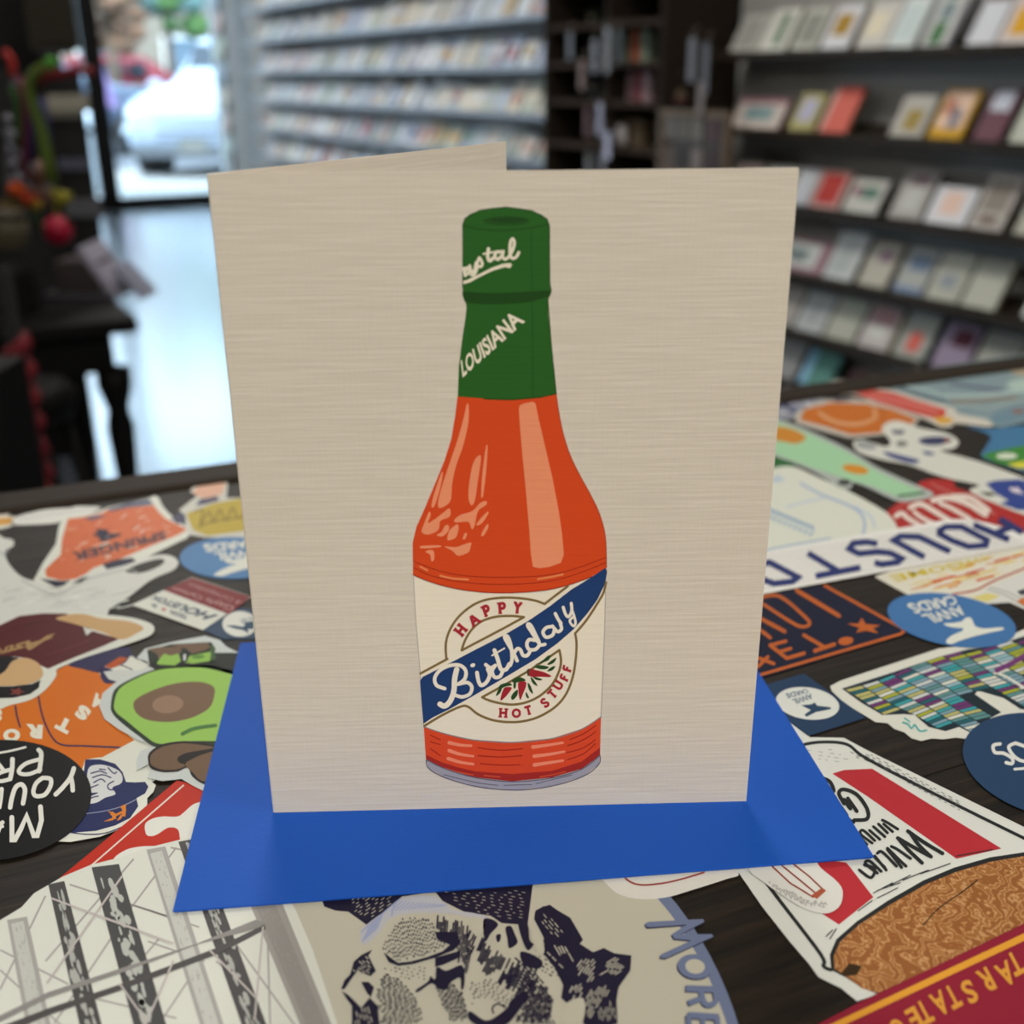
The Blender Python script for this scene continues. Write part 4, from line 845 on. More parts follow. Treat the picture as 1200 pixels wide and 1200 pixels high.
# red sticker
s = Sticker('sticker', 'red sticker with thin white stripe and white swirl between cap sticker and envelope', 4, [(250, 1020), (830, 538), (860, 545), (1080, 600), (1080, 900), (500, 1020), (350, 1060)], '#b62a18', False, F2)
s.line([(420, 945), (862, 560)], 7, '#dcd6c8', 1, cap=False)
s.poly([(685, 790), (680, 745), (710, 720), (760, 708), (830, 708), (860, 690), (900, 655), (940, 640), (1000, 640), (1000, 700), (900, 820), (850, 830), (835, 770), (790, 760), (740, 790), (710, 800)], '#dadbd3', 1, True)
s.poly([(530, 915), (580, 870), (650, 850), (760, 845), (860, 835), (900, 900), (700, 960), (560, 980)], '#dadbd3', 2, True); s.done()
# white trestle sticker
s = Sticker('sticker', 'white sticker printed with grey and charcoal trestle beams, lower left', 5, [(-120, 460), (0, 415), (75, 370), (120, 320), (220, 262), (320, 220), (420, 195), (520, 160), (640, 130), (720, 115), (900, 130), (1010, 330), (1040, 380), (1100, 520), (1190, 790), (1260, 1000), (-120, 1000)], '#d3d6cd', False, F3)
def beam(x0, y0, x1, y1, wd0, wd1, dark, c, c2, seed):
    s.poly([(x0-wd0/2, y0), (x0+wd0/2, y0-12), (x1+wd1/2, y1), (x1-wd1/2, y1)], dark, 2)
    rb = random.Random(seed); dx, dy = x1-x0, y1-y0
    if c2 == 'slab': s.poly([(x0-wd0*.3, y0+14), (x0+wd0*.32, y0+4), (x1+wd1*.3, y1), (x1-wd1*.3, y1)], c, 3)
    n = 46
    for k in range(n):
        u = rb.uniform(.02, .98); v = rb.gauss(0, .13) if c2 != 'slab' else rb.uniform(-.28, .28); wdt = wd0+(wd1-wd0)*u; L_ = rb.uniform(8, 30) if c2 != 'slab' else rb.uniform(3, 9)
        cx, cy = x0+dx*u+v*wdt, y0+dy*u; W_ = rb.uniform(.04, .15)*wdt if c2 != 'slab' else rb.uniform(1, 3)
        s.poly([(cx+W_*math.cos(t)*(.6+.5*rb.random())+dx/dy*L_*math.sin(t), cy+L_*math.sin(t)) for t in [2*math.pi*q/8 for q in range(8)]], c if c2 != 'slab' else dark, 3.4+(k % 6)*.25)
THN = '#8c8987'
for q in [((160, 330), (0, 660)), ((245, 290), (600, 405)), ((470, 200), (160, 560)), ((620, 160), (440, 400)), ((700, 180), (600, 160)), ((0, 520), (240, 640)), ((460, 360), (700, 440)), ((390, 480), (190, 780)), ((680, 600), (560, 780)), ((830, 500), (1040, 790)), ((940, 440), (950, 790)), ((330, 690), (620, 760)), ((760, 560), (860, 640)), ((520, 490), (720, 560)), ((0, 590), (220, 790)), ((900, 370), (990, 560)), ((440, 620), (560, 480))]:
    s.line(q, 6, '#9d9997', 1, cap=False)
beam(60, 415, 150, 860, 70, 90, '#a3a29e', '#bcbfb8', 'slab', 1); beam(198, 290, 330, 830, 56, 80, '#4b4a4a', '#a9aba6', 'x', 2); beam(370, 230, 540, 830, 96, 116, '#4a4a4b', '#b3b6b0', 'x', 3)
beam(548, 168, 760, 830, 66, 84, '#a3a29f', '#bfc2bb', 'slab', 4); beam(660, 140, 910, 830, 66, 88, '#4c4b4c', '#aaaca7', 'x', 5); beam(930, 350, 1130, 830, 110, 110, '#9b9894', '#908d8a', 'slab', 6)
s.poly([(-100, 790), (0, 752), (170, 670), (420, 588), (690, 500), (900, 415), (935, 428), (930, 440), (700, 500), (420, 605), (170, 690), (0, 775)], '#8a8886', 5); s.poly([(-100, 830), (175, 725), (430, 640), (760, 515), (930, 432), (935, 448), (770, 535), (430, 662), (180, 748), (-60, 850)], '#4f4d4d', 5)
for q in [((180, 340), (610, 500)), ((430, 262), (165, 640)), ((735, 520), (900, 690)), ((925, 440), (895, 770)), ((420, 640), (520, 780)), ((610, 560), (510, 790)), ((370, 410), (480, 450))]: s.line(q, 7, '#b9b3b0', 6, cap=False)
s.done()
# portrait sticker
s = Sticker('sticker', 'round cream sticker with a navy engraved portrait, blue ring and the word MORE, bottom centre', 3, [(x if x > 560 else 560-(560-x)*1.62, y) for x, y in ell(590, 1330, 296, 385, 72, -4)], '#bcb9a8', False)
pts_ = [s.px(p) for p in ell(590, 1330, 296, 385, 72, -4)]
# blue ring along the rim
ring = ell(590, 1330, 296, 385, 96, -4); ring2 = ell(590, 1330, 283, 372, 96, -4)
for i in range(96):
    j = (i+1) % 96
    if ring[i][0] > 700: s.poly([ring[i], ring[j], ring2[j], ring2[i]], '#6d7896', 1)
s.frame(380, 1030, 4.6154)
NV = '#201d33'; CRM = '#bcb9a8'; BLU = '#98a2c2'
# hat
s.poly([(-40, 40), (0, 150), (60, 172), (130, 178), (230, 250), (300, 200), (370, 150), (420, 95), (600, 70), (640, 120), (760, 180), (900, 200), (960, 240), (1100, 250), (1128, 30), (600, -40)], NV, 1)
s.hatch([(130, 160), (240, 235), (340, 160), (400, 100), (300, 60), (100, 90)], -35, 15, 3.5, CRM, 2, (22, 26), seed=2); s.hatch([(650, 90), (760, 160), (960, 215), (1080, 220), (1100, 60), (640, 70)], 12, 17, 3, CRM, 2, (16, 34), seed=4)
# hat band
s.poly([(195, 290), (240, 240), (350, 160), (410, 110), (480, 95), (590, 95), (650, 130), (700, 170), (800, 185), (880, 205), (860, 220), (700, 192), (560, 185), (420, 195), (340, 230), (300, 290), (240, 345), (205, 355)], '#b4b6bd', 3, True)
for k in range(9): s.line([(205+10*k, 345-9*k), (240+10*k, 265-10*k)], 5, BLU, 4)
for k in range(12): s.line([(360+24*k, 175-2*k), (420+22*k, 125+1.5*k)], 6, BLU, 4)
s.line([(200, 290), (350, 160), (410, 110)], 7, BLU, 4, True); s.line([(365, 200), (375, 150), (400, 120)], 9, BLU, 4)
# hair right, ear
s.poly([(1135, 220), (1140, 180), (1175, 155), (1220, 140), (1260, 170), (1330, 210), (1400, 330), (1330, 420), (1230, 350), (1180, 300)], NV, 2)
s.frame(600, 1030, 4)
s.poly([(105, 190), (110, 150), (150, 128), (180, 150), (250, 180), (260, 240), (310, 300), (380, 345), (430, 325), (480, 350), (560, 360), (555, 430), (500, 510), (490, 570), (495, 680), (360, 720), (300, 620), (230, 560), (240, 500), (200, 420), (130, 330), (150, 280)], NV, 3)
s.hatch([(390, 440), (470, 360), (550, 370), (540, 430), (440, 480)], -30, 11, 5, CRM, 4, (40, 10), seed=6); s.hatch([(330, 600), (380, 500), (480, 470), (500, 520), (430, 560), (350, 680)], -60, 12, 5, CRM, 4, (45, 12), seed=7)
s.hatch([(180, 300), (230, 300), (310, 370), (290, 400), (200, 350)], 60, 13, 5, CRM, 4, (40, 8), seed=8)
s.hatch([(400, 600), (470, 560), (490, 660), (420, 700)], 80, 12, 4, CRM, 4, (35, 9), seed=9); s.poly([(240, 600), (330, 560), (340, 640), (300, 720), (240, 720)], CRM, 4, True); s.hatch([(110, 260), (170, 330), (260, 420), (240, 440), (120, 320)], 45, 16, 5, CRM, 4, (20, 14), seed=10)
# face shading
HW = 1.5
s.frame(380, 1030, 4.6154)
s.hatch([(380, 240), (420, 200), (620, 190), (780, 230), (800, 420), (760, 560), (700, 400), (640, 350), (600, 270)], 100, 11.0, 8.8, NV, 5, (60, 6), .1, .3, 11)
s.hatch([(300, 380), (400, 215), (560, 205), (620, 300), (700, 350), (560, 420), (400, 450), (330, 400)], 70, 12.8, 7.5, NV, 5, (11, 12), 0, .5, 12)
s.hatch([(280, 560), (300, 500), (440, 560), (520, 680), (540, 790), (300, 790), (280, 640)], 15, 14.4, 8.8, NV, 5, (20, 9), .15, .4, 13)
s.hatch([(760, 240), (880, 330), (1000, 420), (1160, 470), (1180, 600), (1080, 700), (1000, 620), (900, 560), (780, 430)], 115, 12.8, 11.2, NV, 5, (80, 6), .1, .25, 14)
s.hatch([(780, 560), (900, 540), (1040, 640), (1000, 700), (860, 640), (800, 700)], 30, 16.1, 7.5, NV, 5, (10, 16), 0, .5, 15)
s.hatch([(600, 590), (680, 560), (760, 620), (780, 760), (700, 790), (640, 700)], 55, 11.9, 8.8, NV, 5, (18, 8), 0, .4, 16); s.hatch([(1040, 740), (1180, 560), (1240, 620), (1230, 790), (1040, 790)], 100, 12.8, 10.0, NV, 5, (40, 7), 0, .3, 17)
s.hatch([(320, 480), (560, 470), (560, 560), (440, 540), (320, 500)], 15, 18.7, 6.2, NV, 5, (9, 18), 0, .5, 18)
s.poly([(600, 290), (720, 290), (735, 350), (700, 390), (600, 430), (480, 465), (400, 475), (350, 455), (320, 400), (360, 430), (400, 458), (470, 450), (560, 425), (640, 395), (680, 360), (610, 330)], NV, 6)
s.poly([(495, 605), (560, 560), (575, 530), (600, 545), (610, 480), (660, 500), (740, 470), (760, 520), (755, 590), (740, 600), (735, 540), (690, 560), (660, 600), (620, 600), (580, 570), (510, 615)], NV, 6, True)
s.poly([(600, 430), (740, 390), (730, 430), (640, 470), (600, 480)], NV, 6); s.hatch([(600, 440), (730, 400), (720, 440), (620, 480)], 40, 13, 4, CRM, 7, (50, 5), seed=19)
s.poly([(790, 720), (880, 770), (980, 710), (1010, 660), (1080, 610), (1100, 640), (1020, 760), (960, 800), (840, 800), (780, 760)], NV, 6, True); s.line([(915, 730), (910, 700), (940, 680), (980, 700)], 9, NV, 6, True)
s.frame(600, 1030, 4)
s.hatch([(150, 160), (200, 190), (250, 250), (230, 290), (170, 250), (130, 200)], 50, 14, 3.5, CRM, 4, (22, 14), 0, .4, 41)
s.hatch([(300, 380), (380, 370), (420, 420), (360, 500), (290, 470)], -55, 13, 5, CRM, 4, (38, 9), .1, .4, 42); s.hatch([(250, 500), (330, 480), (330, 560), (270, 600)], -65, 13, 6, CRM, 4, (40, 9), .1, .4, 43)
s.hatch([(0, 350), (90, 400), (180, 520), (210, 700), (60, 700), (0, 500)], 52, 15, 8, NV, 2, (30, 10), .1, .3, 44)
s.hatch([(90, 300), (180, 330), (280, 430), (230, 480), (140, 430)], 30, 17, 6, NV, 2, (12, 14), 0, .6, 45)
s.frame(380, 1030, 4.6154)
# brows / curls on right of the brow
s.poly([(800, 215), (860, 220), (870, 270), (840, 310), (800, 290)], CRM, 6, True); s.poly([(860, 230), (900, 220), (940, 250), (900, 300), (870, 340)], NV, 6, True)
s.poly([(910, 310), (940, 260), (1000, 250), (1050, 290), (1060, 350), (1000, 390), (930, 370)], CRM, 6, True); s.poly([(980, 270), (1010, 260), (1030, 300), (1045, 350), (1000, 380), (990, 330)], NV, 7, True); s.poly([(930, 310), (955, 305), (950, 340), (935, 345)], NV, 7, True)
s.poly([(1050, 240), (1100, 250), (1110, 330), (1130, 360), (1100, 390), (1070, 330)], NV, 6, True); s.poly([(1060, 400), (1120, 410), (1180, 450), (1160, 490), (1080, 470)], NV, 6, True); s.poly([(1110, 260), (1170, 290), (1190, 400), (1150, 400)], CRM, 6, True)
# whiskers left
s.poly([(90, 600), (110, 550), (140, 520), (160, 450), (200, 415), (260, 385), (240, 420), (280, 500), (250, 530), (180, 500), (150, 540), (110, 600)], NV, 5)
s.hatch([(150, 500), (200, 430), (260, 400), (260, 520), (180, 540)], 40, 14, 5, CRM, 6, (24, 10), seed=20)
s.poly([(95, 610), (120, 650), (150, 690), (150, 800), (300, 800), (290, 690), (250, 650), (270, 590), (240, 560), (200, 560), (230, 620), (250, 640), (200, 700), (170, 670), (130, 630)], NV, 5); s.hatch([(160, 800), (170, 700), (240, 660), (280, 800)], 75, 17, 5, CRM, 6, (30, 12), seed=21)
s.frame(600, 1030, 4)
BB = '#6d7896'; BD = '#2a2c44'
M_ = [(622, 212), (640, 203), (895, 190), (902, 203), (790, 262), (935, 260), (945, 272), (720, 375), (695, 372), (695, 358), (840, 290), (760, 283), (748, 262), (820, 216), (635, 230)]
s.poly([(x-4, y+6) for x, y in M_], BD, 3); s.poly(M_, BB, 4)
for dx, dy, c, L in ((-4, 6, BD, 3), (0, 0, BB, 4)):
    s.poly(ell(858+dx, 413+dy, 83, 58, 32, 8), c, L)
s.poly(ell(858, 413, 46, 34, 28, 8), '#bcb9a8', 5)
for dx, dy, c, L in ((-5, 5, BD, 3), (0, 0, BB, 4)):
    s.line([(815+dx, 515+dy), (955+dx, 520+dy)], 30, c, L, cap=False); s.line([(950+dx, 520+dy), (958+dx, 570+dy), (930+dx, 592+dy), (900+dx, 580+dy), (885+dx, 520+dy)], 25, c, L, True); s.line([(892+dx, 560+dy), (825+dx, 585+dy)], 26, c, L, cap=False)
    s.line([(825+dx, 640+dy), (970+dx, 650+dy)], 30, c, L, cap=False); s.line([(828+dx, 640+dy), (830+dx, 720+dy)], 26, c, L, cap=False); s.line([(962+dx, 650+dy), (965+dx, 720+dy)], 26, c, L, cap=False); s.line([(895+dx, 650+dy), (895+dx, 710+dy)], 22, c, L, cap=False)
s.done()
# small white sticker under envelope
s = Sticker('sticker', 'rounded white sticker with a red curve peeking out under the front of the envelope', 4, [(380, -60), (430, 10), (500, 70), (600, 92), (720, 85), (850, 48), (1000, 0), (1060, -30), (900, -120), (400, -120)], '#d6d4cc', True, (600, 1030, 4))
s.line([(510, -40), (540, 5), (600, 28), (700, 22), (800, 0), (900, -30)], 8, '#8d2c22', 1, True); s.done()
# ---- lower right: food tray sticker
s = Sticker('sticker', 'large white food tray sticker with red stripes, brown crust and words Winner winner', 2, [(20, 610), (-40, 560), (100, 100), (240, 80), (330, 80), (430, 82), (520, 130), (1133, 430), (1300, 520), (1300, 1000), (560, 1085), (480, 1110), (420, 1060), (330, 1015), (290, 960), (220, 880), (110, 740)], '#d5d7d0', False, F5)
K = '#2b2d2e'
s.line([(90, 600), (180, 720), (340, 930), (350, 975), (380, 990)], 14, K, 2, True); s.line([(240, 118), (330, 100), (440, 108), (520, 165), (800, 310), (1133, 475), (1250, 530)], 12, K, 2, True)
RD = '#b3323a'
s.poly([(385, 222), (430, 208), (540, 203), (1045, 515), (870, 555), (520, 310)], RD, 1); s.poly([(200, 540), (440, 570), (545, 705), (410, 812), (300, 740)], RD, 1)
s.hatch([(450, 120), (540, 150), (900, 340), (880, 370), (560, 190), (450, 150)], 28, 7, 2.5, '#5a5c5c', 2, (14, 16), seed=31); s.hatch([(280, 130), (420, 125), (460, 180), (300, 170)], 8, 14, 2, '#85888a', 2, (16, 22), seed=32)
crust = band_mat('fried_crust_print', [(0, '#8f5a2e'), (.3, '#a66f3d'), (.5, '#c09263'), (.8, '#9a6636')], 75, 16, 4, .5, noise_scale=2.2)
bread = [(380, 990), (375, 930), (400, 870), (480, 800), (600, 720), (740, 640), (860, 590), (1000, 550), (1133, 530), (1300, 520), (1300, 1000), (560, 1082), (500, 1060), (440, 1020)]
s.poly(bread, K, 2); s.poly([(392, 985), (390, 935), (415, 880), (490, 812), (610, 735), (745, 658), (865, 608), (1000, 568), (1133, 545), (1300, 532), (1300, 1000), (565, 1080), (500, 1062), (445, 1020)], crust, 3)
s.line([(740, 815), (800, 750), (900, 680), (950, 640)], 5, '#3a2a1c', 4, True); s.poly([(415, 1010), (450, 965), (500, 975), (480, 1010), (440, 1015)], '#3a2c1c', 4)
s.text('Winner', [(835, 520), (490, 600), (520, 640), (740, 575)], K, 3, .03, .1) if False else None
def wob(lines, wd, c=K):
    for q in lines: s.line(q, wd, c, 3, True)
# hand-drawn words, upside down
wob([[(815, 535), (740, 490), (680, 448)], [(690, 455), (720, 500), (770, 548)], [(765, 545), (700, 510), (640, 475)], [(645, 480), (680, 520), (735, 572)]], 15)
wob([[(690, 555), (640, 520), (615, 508)], [(672, 585), (600, 515)], [(600, 520), (640, 570), (655, 590)], [(635, 585), (580, 530), (560, 535)], [(595, 600), (550, 545)], [(550, 550), (590, 590)], [(575, 605), (530, 565), (515, 575), (560, 612)], [(510, 580), (550, 595), (535, 630), (490, 600)]], 12)
wob([[(640, 440), (600, 415), (580, 405)], [(620, 450), (585, 420)], [(600, 455), (565, 420)], [(590, 470), (545, 430)], [(570, 480), (530, 445)], [(550, 485), (505, 445), (495, 460), (540, 495)], [(520, 500), (480, 460)], [(500, 500), (470, 470)]], 11)
wob([[(470, 405), (520, 400), (520, 360), (480, 305), (430, 285), (410, 300), (430, 340)], [(445, 320), (480, 370)], [(430, 325), (455, 360)], [(400, 330), (440, 385), (430, 390)], [(345, 240), (375, 255), (390, 290), (370, 290)]], 15)
s.line([(450, 400), (470, 415)], 9, K, 3)
for q in [((545, 690), (620, 650)), ((560, 680), (650, 650)), ((610, 660), (690, 620)), ((560, 710), (640, 670)), ((730, 615), (845, 575)), ((660, 640), (760, 600)), ((360, 860), (385, 835)), ((375, 870), (400, 830)), ((870, 545), (1010, 520)), ((485, 760), (540, 720))]: s.line(q, 4, K, 4)
s.done()
# tongue sticker
s = Sticker('sticker', 'small rounded white sticker with brown-red stripes lying over the food tray sticker', 5, [(60, 590), (110, 640), (180, 690), (250, 735), (310, 760), (370, 765), (415, 735), (425, 680), (400, 640), (340, 590), (280, 520), (150, 520)], '#d4d4ce', True, F5)
s.line([(145, 580), (220, 650), (310, 705)], 6, '#8d3a2e', 1); s.line([(180, 575), (260, 640), (320, 690)], 6, '#8d3a2e', 1); s.line([(225, 570), (290, 620), (345, 672)], 6, '#8d3a2e', 1); s.poly([(300, 700), (345, 668), (360, 680), (325, 712)], '#a5543c', 2)
s.hatch([(130, 640), (200, 670), (290, 710), (370, 725), (360, 755), (280, 740), (180, 690)], 60, 6, 2.5, '#6f6d66', 1, (12, 4), seed=33); s.done()
# maroon STAR STATE
s = Sticker('sticker', 'maroon sticker with a yellow stripe reading STAR STATE, bottom right corner', 6, [(330, 1200), (500, 1110), (820, 960), (1150, 800), (1300, 730), (1300, 1400), (200, 1400)], '#8a2436', False, F5)
s.poly([(380, 1200), (1150, 838), (1300, 768), (1300, 800), (1150, 868), (440, 1200), (360, 1240), (300, 1240)], '#d99a36', 1)
for ch, x, y, w_, h_, an in (('S', 1175, 895, 42, 95, 208), ('T', 1100, 965, 50, 95, 208), ('A', 1062, 1005, 60, 95, 208), ('R', 985, 1030, 50, 95, 208), ('S', 920, 1075, 46, 95, 208), ('T', 855, 1095, 46, 95, 208), ('A', 805, 1120, 56, 95, 208), ('T', 745, 1155, 46, 95, 208), ('E', 705, 1180, 46, 90, 208), ('O', 640, 1225, 60, 90, 208)):
    s.char(ch, x, y, w_, h_, an, '#d2953c', 3, .03)
s.done()
# navy circle right
s = Sticker('sticker', 'large navy round sticker cut off by the right edge with part of the word CARDS', 3, ell(1370, 790, 540, 295, 72, 14), '#2c4463', False, F5b)
s.line([(1060, 660), (1020, 670), (1030, 710), (1080, 715), (1130, 745), (1130, 775), (1095, 770)], 20, '#d9dad4', 2, True); s.line([(1150, 655), (1110, 680), (1150, 740), (1210, 760), (1250, 700), (1150, 655)], 20, '#d9dad4', 2, True); s.line([(1145, 808), (1260, 800)], 16, '#d9dad4', 2); s.done()
# book state
s = Sticker('sticker', 'white-edged state-shaped sticker filled with teal, purple and lime book spines', 2, [(65, 320), (120, 290), (700, 100), (830, 85), (1000, 80), (1300, -60), (1300, 520), (1150, 480), (1100, 550), (1000, 560), (880, 630), (800, 620), (730, 630), (660, 625), (600, 640), (540, 625), (500, 590), (440, 570), (400, 535), (330, 530), (150, 420), (75, 350)], '#d6d6cb', False, F5b)
inner = [(132, 335), (430, 240), (700, 150), (870, 105), (1000, 90), (1100, 60), (1290, 0), (1290, 470), (1180, 455), (1080, 390), (940, 350), (915, 370), (1075, 470), (1000, 510), (1040, 555), (900, 600), (820, 560), (740, 585), (640, 560), (560, 490), (500, 485), (370, 490), (250, 420)]
s.poly(inner, '#27323a', 1)
cols = ['#3f9aa0', '#7a9aa8', '#a2a838', '#6e3a70', '#d0d2c6', '#8fb3bc', '#5b8a8a', '#b4b070', '#27606a', '#c6cbc8']
rk = random.Random(11)
for i in range(12):
    for j in range(40):
        # cell in a skewed grid
        def gpt_(u, v): return (130+u*96+v*46+6*math.sin(v*.9+u), 330-u*31+v*27+10*math.sin(u*.8+v*.3))
        u0, v0 = i*1.0, j*.52-3.2; q = [gpt_(u0+.04, v0), gpt_(u0+.96, v0), gpt_(u0+.96, v0+.42), gpt_(u0+.04, v0+.42)]
        cx = sum(p[0] for p in q)/4; cy = sum(p[1] for p in q)/4
        if all(inside(inner, *p) for p in q): s.poly(q, rk.choice(cols), 2)
s.line([(1030, 240), (1100, 270), (1200, 330), (1290, 380)], 14, '#d6d6cb', 3, True); s.line([(920, 360), (1080, 470)], 24, '#d6d6cb', 3, cap=False)
s.line([(1040, 230), (1160, 170), (1290, 80)], 30, '#6e3a70', 3, True)
s.line([(630, 580), (590, 585), (560, 550), (540, 570), (520, 545), (490, 535)], 10, '#55b0ac', 3, True); s.line([(500, 510), (530, 530)], 9, '#55b0ac', 3); s.done()
# blue oval right
s = Sticker('sticker', 'blue oval shop sticker with white anvil and words ANVIL CARDS, right of centre', 4, ell(692, 520, 458, 178, 64, 10), '#4472a6', False, F6c)
s.text('CARDS', [(705, 345), (365, 408), (435, 478), (738, 408)], W, 3, .025); s.text('ANVIL', [(742, 418), (470, 485), (545, 550), (805, 478)], W, 3, .025); anvil(s, 815, 560, 2.45*1.0, W, .78) if False else None
s.poly([(640, 545), (700, 540), (760, 530), (790, 505), (825, 505), (845, 540), (860, 565), (920, 580), (1045, 572), (1050, 590), (980, 605), (880, 628), (800, 650), (740, 670), (690, 690), (655, 680), (660, 655), (700, 625), (760, 600), (770, 580), (700, 572), (650, 560)], W, 2, True); s.done()
# navy square with white ellipse right
s = Sticker('sticker', 'navy square sticker with white oval, anvil and words ANVIL CARDS beside the envelope', 3, [(60, 735), (290, 668), (545, 850), (310, 925), (180, 830)], '#2a3f5b', False, F6)
s.poly(ell(305, 792, 132, 66, 36, 8), '#d6d9d2', 1); s.text('CARDS', [(302, 732), (212, 752), (222, 773), (312, 748)], '#6c7c8c', 3, .03); s.text('ANVIL', [(318, 751), (240, 776), (250, 798), (330, 772)], '#6c7c8c', 3, .03)
s.poly([(278, 800), (320, 796), (335, 788), (345, 802), (400, 808), (402, 816), (340, 828), (300, 848), (292, 838), (318, 820)], '#2f4560', 2); s.done()
s = Sticker('sticker', 'small white scalloped sticker between navy square sticker and envelope', 1, [(150, 815), (190, 830), (215, 862), (255, 880), (312, 915), (300, 935), (240, 945), (200, 930), (120, 840)], '#d8dad4', True, F6)
s.poly([(185, 840), (205, 858), (200, 870)], '#7b3a40', 1); s.line([(200, 880), (235, 900), (260, 915)], 3, '#7d8490', 1); s.done()
# Texas plate
s = Sticker('sticker', 'navy licence-plate sticker with orange border, star and upside-down TEX letters', 2, [(-60, 380), (380, 300), (720, 478), (715, 505), (90, 692), (-100, 740)], '#202436', False, F6)
OR = '#b8602e'
s.line([(375, 305), (690, 478), (705, 492), (690, 505), (90, 680), (-60, 722)], 12, OR, 2); s.line([(260, 325), (435, 430)], 17, OR, 2)
s.line([(110, 355), (190, 350), (300, 440), (310, 468), (280, 475), (240, 458), (110, 375)], 13, OR, 2, True); s.line([(90, 430), (210, 495)], 16, OR, 2); s.line([(60, 450), (150, 520)], 14, OR, 2)
s.poly([(530, 438), (545, 465), (606, 468), (575, 482), (598, 503), (548, 492), (505, 500), (520, 480), (468, 462), (515, 462)], OR, 2)
s.poly(ell(463, 534, 32, 17, 20, -8), OR, 2)
s.line([(335, 575), (415, 548)], 16, OR, 2); s.line([(375, 560), (290, 510)], 15, OR, 2)
s.line([(150, 552), (220, 606), (290, 585)], 15, OR, 2); s.line([(150, 552), (215, 535)], 14, OR, 2); s.line([(185, 580), (235, 565)], 13, OR, 2); s.line([(90, 600), (165, 628)], 14, OR, 2); s.line([(140, 600), (100, 640)], 14, OR, 2); s.done()
# orange-yellow sticker right of HOUSTON
s = Sticker('sticker', 'white sticker with yellow letters and streaks of orange fire, beneath the tiled HOUSTON sticker', 1, [(150, 1055), (400, 960), (1300, 760), (1300, 1180), (960, 1215), (900, 1240), (560, 1200), (380, 1180)], '#d6d2c2', False, F6b)
for k in range(46):
    u = rk.random(); x = 380+u*900; y = 1140-u*250+rk.uniform(-60, 90)*(1-abs(u-.5)); l = rk.uniform(60, 190)
    s.line([(x, y), (min(x+l, 1290), y-l*.26)], rk.uniform(5, 16), rk.choice(['#d2823f', '#cf6a3c', '#d9c06a', '#dcc98a', '#c4523c']), 2, cap=False)
s.line([(700, 1180), (860, 1150), (1000, 1080), (1250, 980)], 12, '#a8433c', 3, True)
s.text('AWESOME', [(960, 905), (250, 1050), (300, 1095), (965, 940)], '#cdb945', 4, .02); s.done()
s = Sticker('sticker', 'white pencil-drawn sticker with an orange patch at the right edge, above the book spines', 2, [(900, 330), (950, 290), (1060, 240), (1300, 150), (1300, 480), (1200, 440), (1100, 395), (940, 405), (830, 370)], '#d0d0ca', False, F6c)
s.poly([(830, 365), (940, 330), (1030, 350), (940, 395)], '#d3c77a', 1); s.line([(940, 300), (1080, 350), (1200, 420)], 4, '#6f7070', 2); s.line([(960, 288), (1100, 330), (1200, 380)], 4, '#6f7070', 2); s.poly([(1150, 390), (1200, 360), (1290, 350), (1290, 450), (1200, 420)], '#cc6f2e', 2); s.poly([(1150, 320), (1290, 270), (1290, 330), (1180, 345)], '#40424a', 2); s.done()
# tile HOUSTON
s = Sticker('sticker', 'long white mosaic tile sticker spelling HOUSTON in navy, right of the card', 5, [(-120, 735), (0, 715), (1400, 470), (1560, 470), (2050, 600), (2050, 640), (1900, 660), (0, 1010), (-120, 1030)], '#e2e1dc', False, F6d)
base = lambda u, v: (u*1, 0)
Hh = homog([(-120, 1025), (1990, 655), (1560, 470), (-120, 740)])
for k in range(1, 11):
    v = k/11; s.line([Hh(0, v), Hh(1, v)], 2.5, '#b3b1aa', 1, cap=False)
for k in range(1, 64):
    u = k/64; s.line([Hh(u, .02), Hh(u, .98)], 2.2, '#b3b1aa', 1, cap=False)
NB = '#30396c'
def st_(pts, wd=30): s.line(pts, wd*1.42, NB, 3, cap=False)
s.frame(*F6b)
st_([(1030, 650), (1190, 745)], 32); st_([(845, 690), (1095, 795)], 32); st_([(1010, 745), (1130, 700)], 32)          # H
st_([(590, 745), (650, 705), (760, 705), (940, 800), (930, 835), (810, 845), (690, 800), (590, 745)], 30)            # O
st_([(680, 880), (460, 775), (330, 772), (285, 800), (500, 920)], 30)                                                  # U
s.frame(*F6d)
st_([(890, 645), (810, 632), (720, 640), (690, 680), (760, 715), (890, 700), (980, 710), (1060, 750), (1030, 775), (920, 790), (870, 778)], 30)  # S
st_([(400, 710), (610, 835)], 30); st_([(455, 872), (770, 812)], 30)                                                    # T
st_([(60, 790), (130, 775), (330, 880), (290, 910), (160, 925), (60, 885)], 30); st_([(-60, 830), (60, 790)], 28); s.done()
# white paper sticker
s = Sticker('sticker', 'white textured sticker with faint blue sprig and lettering around its curved edge', 3, [(-60, 110), (100, 120), (230, 98), (330, 110), (440, 160), (700, 280), (900, 390), (980, 450), (1030, 530), (1030, 600), (700, 680), (-60, 800)], '#d3d6c9', True, F6d)
for k in range(9):
    x, y = 140+36*k, 425+15*k; s.poly(ell(x, y-18, 24, 10, 10, 50), '#7f9dbb', 1); s.poly(ell(x-8, y+30, 22, 9, 8, -35), '#8fa9bf', 1); s.poly(ell(x+10, y+8, 12, 8, 8), '#b9c7cf', 2)
s.line([(350, 220), (500, 300), (680, 370), (770, 430), (800, 500), (790, 570)], 16, '#9db0cc', 1, True); s.line([(250, 385), (400, 345), (520, 320)], 14, '#b9c6d2', 1, True); s.line([(720, 380), (840, 450), (870, 530)], 12, '#b0c0d4', 2, True)
